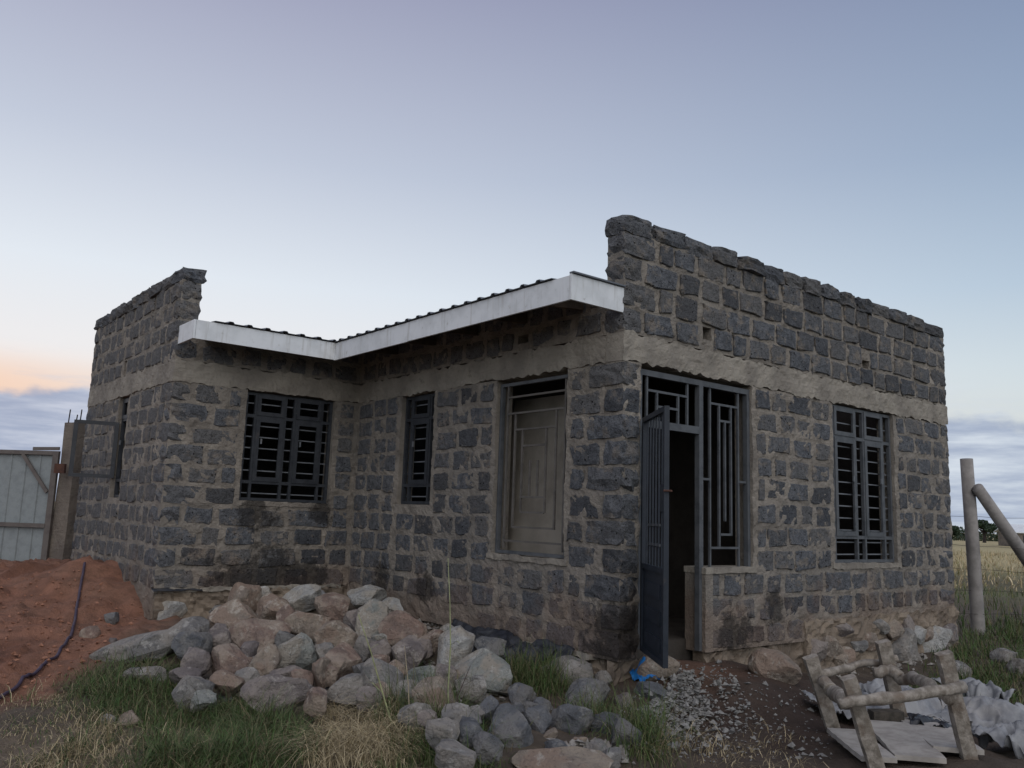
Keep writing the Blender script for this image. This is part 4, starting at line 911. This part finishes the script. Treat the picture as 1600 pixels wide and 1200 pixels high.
def plank(pa, pb, w, th, label, z0=GZ, lift=.03):
    a, b = Vector(foot(*pa, z0)), Vector(foot(*pb, z0)); a.z = gh(a.x, a.y)+lift; b.z = gh(b.x, b.y)+lift+.02; t = b-a; x = t.cross(Vector((0, 0, 1))).normalized()
    rl = random.Random(int(pa[0])); n_ = 12; V = []; Fq = []
    for i in range(n_):
        c = a+t*(i/(n_-1)); j = rl.uniform(-.004, .004)
        V += [c-x*(w/2+j), c+x*(w/2+j), c+x*(w/2+j)+Vector((0, 0, th)), c-x*(w/2+j)+Vector((0, 0, th))]
    for i in range(n_-1):
        for j in range(4): Fq.append((i*4+j, (i+1)*4+j, (i+1)*4+(j+1) % 4, i*4+(j+1) % 4))
    Fq += [(0, 1, 2, 3), tuple((n_-1)*4+k for k in (3, 2, 1, 0))]
    o = mesh_obj('plank', [tuple(v) for v in V], Fq, PLANK); return tag(o, label, 'plank')
plank((1500, 1215), (1432, 1152), .30, .03, 'wide grey plank under the trestle next to the white sacks')
plank((1440, 1225), (1385, 1168), .30, .03, 'grey plank lying between the front legs of the trestle')
plank((1375, 1225), (1318, 1176), .22, .03, 'short grey plank beside the left front leg of the trestle')
cb = foot(1385, 1150, -.42); o = tag(MB().box((cb[0], cb[1], gh(cb[0], cb[1])+.06), _rr*.22, np.cross([0, 0, 1], _rr)*.12, (0, 0, .15)).build('concrete_brick', mat_simple('mossy_brick', (.10, .085, .07), (.05, .045, .038), 12)), 'dark mossy brick lying among the trestle legs', 'brick')
def sack(px, py, w, d, rot, amp, fall, seed, label, thick=.004, mat=PLAST, name='plastic_sack', cat='sack', z=GZ, sc=4.5):
    c = foot(px, py, z); a = -YAW+math.radians(rot); U = np.array([math.cos(a), math.sin(a), 0])*w; V = np.array([-math.sin(a), math.cos(a), 0])*d
    o = crumple(name, (c[0]-U[0]/2-V[0]/2, c[1]-U[1]/2-V[1]/2, 0), tuple(U), tuple(V), 46, 34, amp, seed, mat, None, fall, sc, thick); return tag(o, label, cat)
sack(1330, 1140, .55, .5, 10, .09, .10, 51, 'crumpled white sack behind the left trestle legs')
sack(1430, 1132, .75, .55, -15, .10, .09, 52, 'white sack with upturned corners behind the middle of the trestle')
sack(1545, 1142, .65, .6, -25, .12, .13, 53, 'large heap of torn white sacking right of the trestle')
sack(1380, 1118, .4, .3, 35, .10, .07, 61, 'small white crumpled sack behind the back trestle legs')
sack(1515, 1110, .4, .35, 15, .11, .08, 62, 'folded white sack on the grass behind the front trestle leg')
sack(1590, 1185, .5, .45, 20, .14, .12, 54, 'rolled white plastic bundle at the end of the sack heap')
sack(1470, 1165, .5, .35, -30, .10, .02, 55, 'flat dark grey torn sack beside the wide plank', mat=DPM)
sack(1545, 1118, .35, .3, 30, .16, .08, 56, 'small grey pointed fold of sacking on the grass')
sack(1002, 1104, .24, .17, 5, .05, .13, 57, 'scrap of bright blue plastic beside the black stone', mat=BLUEP, name='blue_plastic_scrap', cat='plastic', z=-.38, sc=7)
sack(500, 940, .6, .35, 10, .06, .10, 58, 'whitish plastic bag caught on top of the stone heap', z=.02)
sack(1232, 1002, .30, .12, 10, .05, .16, 59, 'grey blue plastic scrap caught on the footing', z=-.1) if False else None

# ------------------------------------------------------------------ hose
hp_ = [(132, 884), (126, 905), (119, 940), (117, 985), (113, 1010), (100, 1030), (70, 1048), (30, 1068), (-10, 1088), (-60, 1110)]
W = []
for x_, y_ in hp_:
    p = hit_ground(x_, y_)[0]; W.append(Vector((p[0], p[1], gh(p[0], p[1])+.02)))
for _ in range(3): W = [W[0]]+[(W[i-1]+W[i]*2+W[i+1])/4 for i in range(1, len(W)-1)]+[W[-1]]
Pn = []
for i in range(len(W)-1):
    a, b, c, d = W[max(i-1, 0)], W[i], W[i+1], W[min(i+2, len(W)-1)]
    for s in range(8):
        t = s/8; q = .5*((2*b)+(-a+c)*t+(2*a-5*b+4*c-d)*t*t+(-a+3*b-3*c+d)*t**3); q.z = float(np.mean([gh(q.x+a_, q.y+b_) for a_, b_ in ((0, 0), (.06, 0), (-.06, 0), (0, .06), (0, -.06))]))+.022; Pn.append(q)
tag(MB().tube(Pn, .014, 8).build('hose', HOSE, None, True), 'purple water hose running down the red soil', 'hose')

# ------------------------------------------------------------------ gate and pillar on the left
GD = 14.6
def gp(px, py, D=GD): 
    d = ray(px, py); hd = math.hypot(d[0], d[1]); return CAM+d*(D/hd)
gl = np.array([math.cos(-YAW), math.sin(-YAW), 0])*1.0; gl = np.array([_r[0], _r[1], 0]); gl /= np.linalg.norm(gl); ga_ = math.radians(-6)
gl = np.array([gl[0]*math.cos(ga_)-gl[1]*math.sin(ga_), gl[0]*math.sin(ga_)+gl[1]*math.cos(ga_), 0]); gn = np.array([gl[1], -gl[0], 0])
pc = gp(112, 780); pz = gh(pc[0], pc[1])
pil = empty('gate_pillar', (pc[0], pc[1], pz-.1), 'square concrete gate pillar with bare rebar ends beside the house', 'pillar')
ptop = gp(112, 661)[2]
bm = bmesh.new(); bmesh.ops.create_cube(bm, size=1); bmesh.ops.subdivide_edges(bm, edges=bm.edges[:], cuts=8, use_grid_fill=True)
Pv = np.array([v.co[:] for v in bm.verts]); hgt = ptop-(pz-.2); Wp = np.array([.33, .32, hgt]); Q = Pv*Wp; Q[:, :2] *= (1-.10*(Pv[:, 2:3]+.5)); Q += np.stack([fbm(Q+k*7, 3, 3, 60+k) for k in range(3)], 1)*.012
rz = YAW+.45; Rm = np.array([[math.cos(-rz), -math.sin(-rz), 0], [math.sin(-rz), math.cos(-rz), 0], [0, 0, 1]]); Q = Q@Rm.T+np.array([pc[0], pc[1], (ptop+pz-.2)/2])
bm.verts.index_update(); Fc = [tuple(v.index for v in f.verts) for f in bm.faces]; bm.free(); mesh_obj('column', Q, Fc, PLINTH, pil)
for px_, h_ in ((114, .24), (126, .16), (132, .24)):
    q = gp(px_-8, 664); MB().tube([q+np.array([0, 0, -.1]), q+np.array([.004, 0, .02]), q+np.array([.012, 0, h_])], .009, 6).build('rebar', REBAR, pil)
q = gp(94, 732, GD-.22); MB().box(q, gl*.16, gn*.05, (0, 0, .14)).build('hinge_plate', RUST, pil)
g0 = gp(91, 705); gz1 = g0[2]; gz0 = pz-.15
gate = empty('metal_gate', (g0[0]-gl[0]*1.5, g0[1]-gl[1]*1.5, gz0), 'pale corrugated metal gate with brown steel frame', 'gate')
GW = 3.4
def gq(a, z, n=0.): return np.array([g0[0], g0[1], 0])-gl*a+gn*n+np.array([0, 0, z])
mb = MB(); mb.bar(gq(.02, gz0), gq(.02, gz1), .09, .05, gn); mb.bar(gq(GW-.02, gz0), gq(GW-.02, gz1), .09, .05, gn); mb.bar(gq(.06, gz1-.03), gq(GW-.06, gz1-.03), .06, .048, gn); mb.build('frame', GATEF, gate)
MB().bar(gq(.06, (gz0+gz1)/2-.22, .012), gq(GW-.06, (gz0+gz1)/2-.22, .012), .06, .04, gn).build('middle_rail', GATEF, gate)
MB().bar(gq(.09, gz1-.62, .02), gq(.55, gz1-.06, .02), .05, .03, gn).build('brace', GATEF, gate)
MB().bar(gq(.0, gz1+.04, -.02), gq(.42, gz1+.03, -.02), .05, .03, gn).build('bracket', GATEF, gate)
for k in range(7):
    s0 = .065+k*.466; pts = []
    for s_, n_ in ((0, 0), (.20, 0), (.212, .016), (.228, .016), (.24, 0), (.43, 0), (.442, .016), (.456, .016), (.466, 0)): pts.append((s0+s_, n_-.03))
    V = []; Fq = []
    for s_, n_ in pts: V += [tuple(gq(s_, gz0, n_)), tuple(gq(s_, gz1-.055, n_)), tuple(gq(s_, gz0, n_-.004)), tuple(gq(s_, gz1-.055, n_-.004))]
    for i in range(len(pts)-1):
        a = i*4; Fq += [(a, a+1, a+5, a+4), (a+2, a+6, a+7, a+3), (a+1, a+3, a+7, a+5), (a, a+4, a+6, a+2)]
    if gq(s0, 0)[0] is not None: mesh_obj('sheet', V, Fq, GATEM, gate)

# ------------------------------------------------------------------ fence post, brace, wires on the right
fp = on_z(1529, 992, -.30); fp[2] = gh(fp[0], fp[1]); pd = (fp-CAM)@_fw; d = ray(1510, 717); ptp = CAM+d*(pd/(d@_fw))
tag(MB().tube([fp-np.array([0, 0, .3]), fp, fp*.5+ptp*.5+np.array([.01, 0, 0]), ptp], [.088, .088, .085, .08], 14).build('fence_post', POSTM, None, True), 'pale round fence post standing upright in the grass', 'post')
bt = CAM+ray(1527, 762)*((pd-.14)/(ray(1527, 762)@_fw)); bb = on_z(1690, 992, -.35); bb[2] = gh(bb[0], bb[1])-.1
tag(MB().tube([bt, bt*.6+bb*.4+np.array([0, 0, .02]), bb], [.075, .085, .09], 14).build('brace_post', POSTM, None, True), 'slanting round brace post leaning against the upright fence post', 'post')
fence = empty('wire_fence', (fp[0]-3, fp[1]+1.5, fp[2]), 'thin barbed wire fence strung from the fence post', 'fence')
wd = np.array([_r[0], _r[1], 0]); wd /= np.linalg.norm(wd); rl = random.Random(8)
for zz in (.25, .55, .85, 1.2, 1.62):
    pts = [fp*np.array([1, 1, 0])+wd*s_+np.array([0, 0, fp[2]+zz+.04*math.sin(s_*.9+zz*3)+rl.uniform(-.012, .012)])-np.array([_fw[0], _fw[1], 0])*.12 for s_ in np.linspace(-7, 7, 57)]
    MB().tube(pts, .0026, 5).build('wire', REBAR, fence)

# ------------------------------------------------------------------ far trees and a far building
def leaf_cloud(centers, radii, n, size, palette, seed):
    rs = np.random.default_rng(seed); V = []; C = []; k = rs.integers(0, len(centers), n); d = rs.normal(size=(n, 3)); d /= np.linalg.norm(d, axis=1)[:, None]
    p = centers[k]+d*(radii[k]*rs.uniform(.35, 1.0, n)[:, None]**.5); a = rs.normal(size=(n, 3)); a /= np.linalg.norm(a, axis=1)[:, None]; b = np.cross(a, rs.normal(size=(n, 3))); b /= np.linalg.norm(b, axis=1)[:, None]
    s = rs.uniform(.5, 1.2, n)[:, None]*size; V = np.stack([p-a*s, p+b*s*.5, p+a*s, p-b*s*.5], 1).reshape(-1, 3)
    pal = np.array(palette); c = pal[rs.integers(0, len(pal), n)]*rs.uniform(.7, 1.3, (n, 1)); C = np.repeat(c, 4, 0); i = np.arange(n)*4
    return V, np.stack([i, i+1, i+2, i+3], 1), C
DG = [(.03, .05, .028), (.042, .062, .032), (.022, .04, .022)]
def far_at(az, D): return np.array([CAM[0]+D*math.sin(YAW+az), CAM[1]+D*math.cos(YAW+az)])
rs = np.random.default_rng(12); cs = []; rd = []
for az in np.arange(.40, .95, .0065):
    D = rs.uniform(170, 210); p = far_at(az, D); g_ = gh(*p); h_ = rs.uniform(1.2, 2.4)
    cs.append((p[0], p[1], g_+h_*.5)); rd.append((rs.uniform(1.5, 3), rs.uniform(1.5, 3), h_*.62))
V, Fq, C = leaf_cloud(np.array(cs), np.array(rd), 16000, .34, DG+[(.05, .06, .03)], 5)
tag(mesh_obj('far_hedge', V, Fq, LEAF, None, False, True, C), 'dark far-off belt of bushes at the edge of the field', 'bushes', kind='stuff')
def far_tree(px, D, hgt, wid, label, seed):
    az = math.atan((px-800)/F_PX); d = ray(px, 840); hd = math.hypot(d[0], d[1]); p = CAM+d*(D/hd); g_ = gh(p[0], p[1]); rs = np.random.default_rng(seed)
    t = empty('tree', (p[0], p[1], g_), label, 'tree'); base = Vector((p[0], p[1], g_-.2)); limbs = MB(); limbs.tube([base, base+Vector((.1, 0, hgt*.35)), base+Vector((0, .1, hgt*.6))], [.28, .22, .15], 7)
    cs = []; rd = []
    for k in range(9):
        a = rs.uniform(0, 6.28); r = rs.uniform(.3, 1)*wid; c = base+Vector((math.cos(a)*r, math.sin(a)*r, hgt*rs.uniform(.45, .92)+.2)); limbs.tube([base+Vector((0, 0, hgt*.4)), c], [.12, .04], 5)
        cs.append(c[:]); rd.append(np.array([1, 1, .55])*rs.uniform(.45, .8)*wid*.75)
    limbs.build('trunk', REBAR, t); V, Fq, C = leaf_cloud(np.array(cs), np.array(rd), 2600, .22, DG, seed); mesh_obj('crown', V, Fq, LEAF, t, False, True, C)
far_tree(1538, 150, 3.6, 1.7, 'dark bushy tree standing alone above the far bushes', 3)
far_tree(1483, 175, 2.6, 1.6, 'small far tree showing just past the house corner', 4)
far_tree(1604, 170, 3.0, 2.0, 'broad far tree near the distant shed', 6)
p = CAM+ray(1604, 846)*120/math.hypot(*ray(1604, 846)[:2]); fz = gh(p[0], p[1]); rx = Vector((_r[0], _r[1], 0)).normalized(); ry = Vector((-rx.y, rx.x, 0))
shed = empty('far_shed', (p[0], p[1], fz), 'small distant shed with pale sloping roof in the field', 'shed'); c = Vector((p[0], p[1], fz))
MB().box(c+Vector((0, 0, .8)), rx*4.5, ry*4, (0, 0, 1.6)).build('wall', PLINTH, shed); mb = MB()
V = [c+rx*a+ry*b+Vector((0, 0, z_)) for a in (-2.6, 2.6) for b, z_ in ((-2.3, 1.55), (0, 2.5), (2.3, 1.55), (2.3, 1.63), (0, 2.58), (-2.3, 1.63))]
mesh_obj('roof', [tuple(v) for v in V], [(0, 1, 7, 6), (1, 2, 8, 7), (3, 4, 10, 9), (4, 5, 11, 10), (0, 6, 11, 5), (2, 3, 9, 8), (0, 5, 4, 1), (1, 4, 3, 2), (6, 7, 10, 11), (7, 8, 9, 10)], FASCIA, shed)
for a in (-1.2, 1.0): MB().box(c+rx*a-ry*2.01+Vector((0, 0, .9)), rx*.8, ry*.06, (0, 0, .8)).build('window', STEEL, shed)
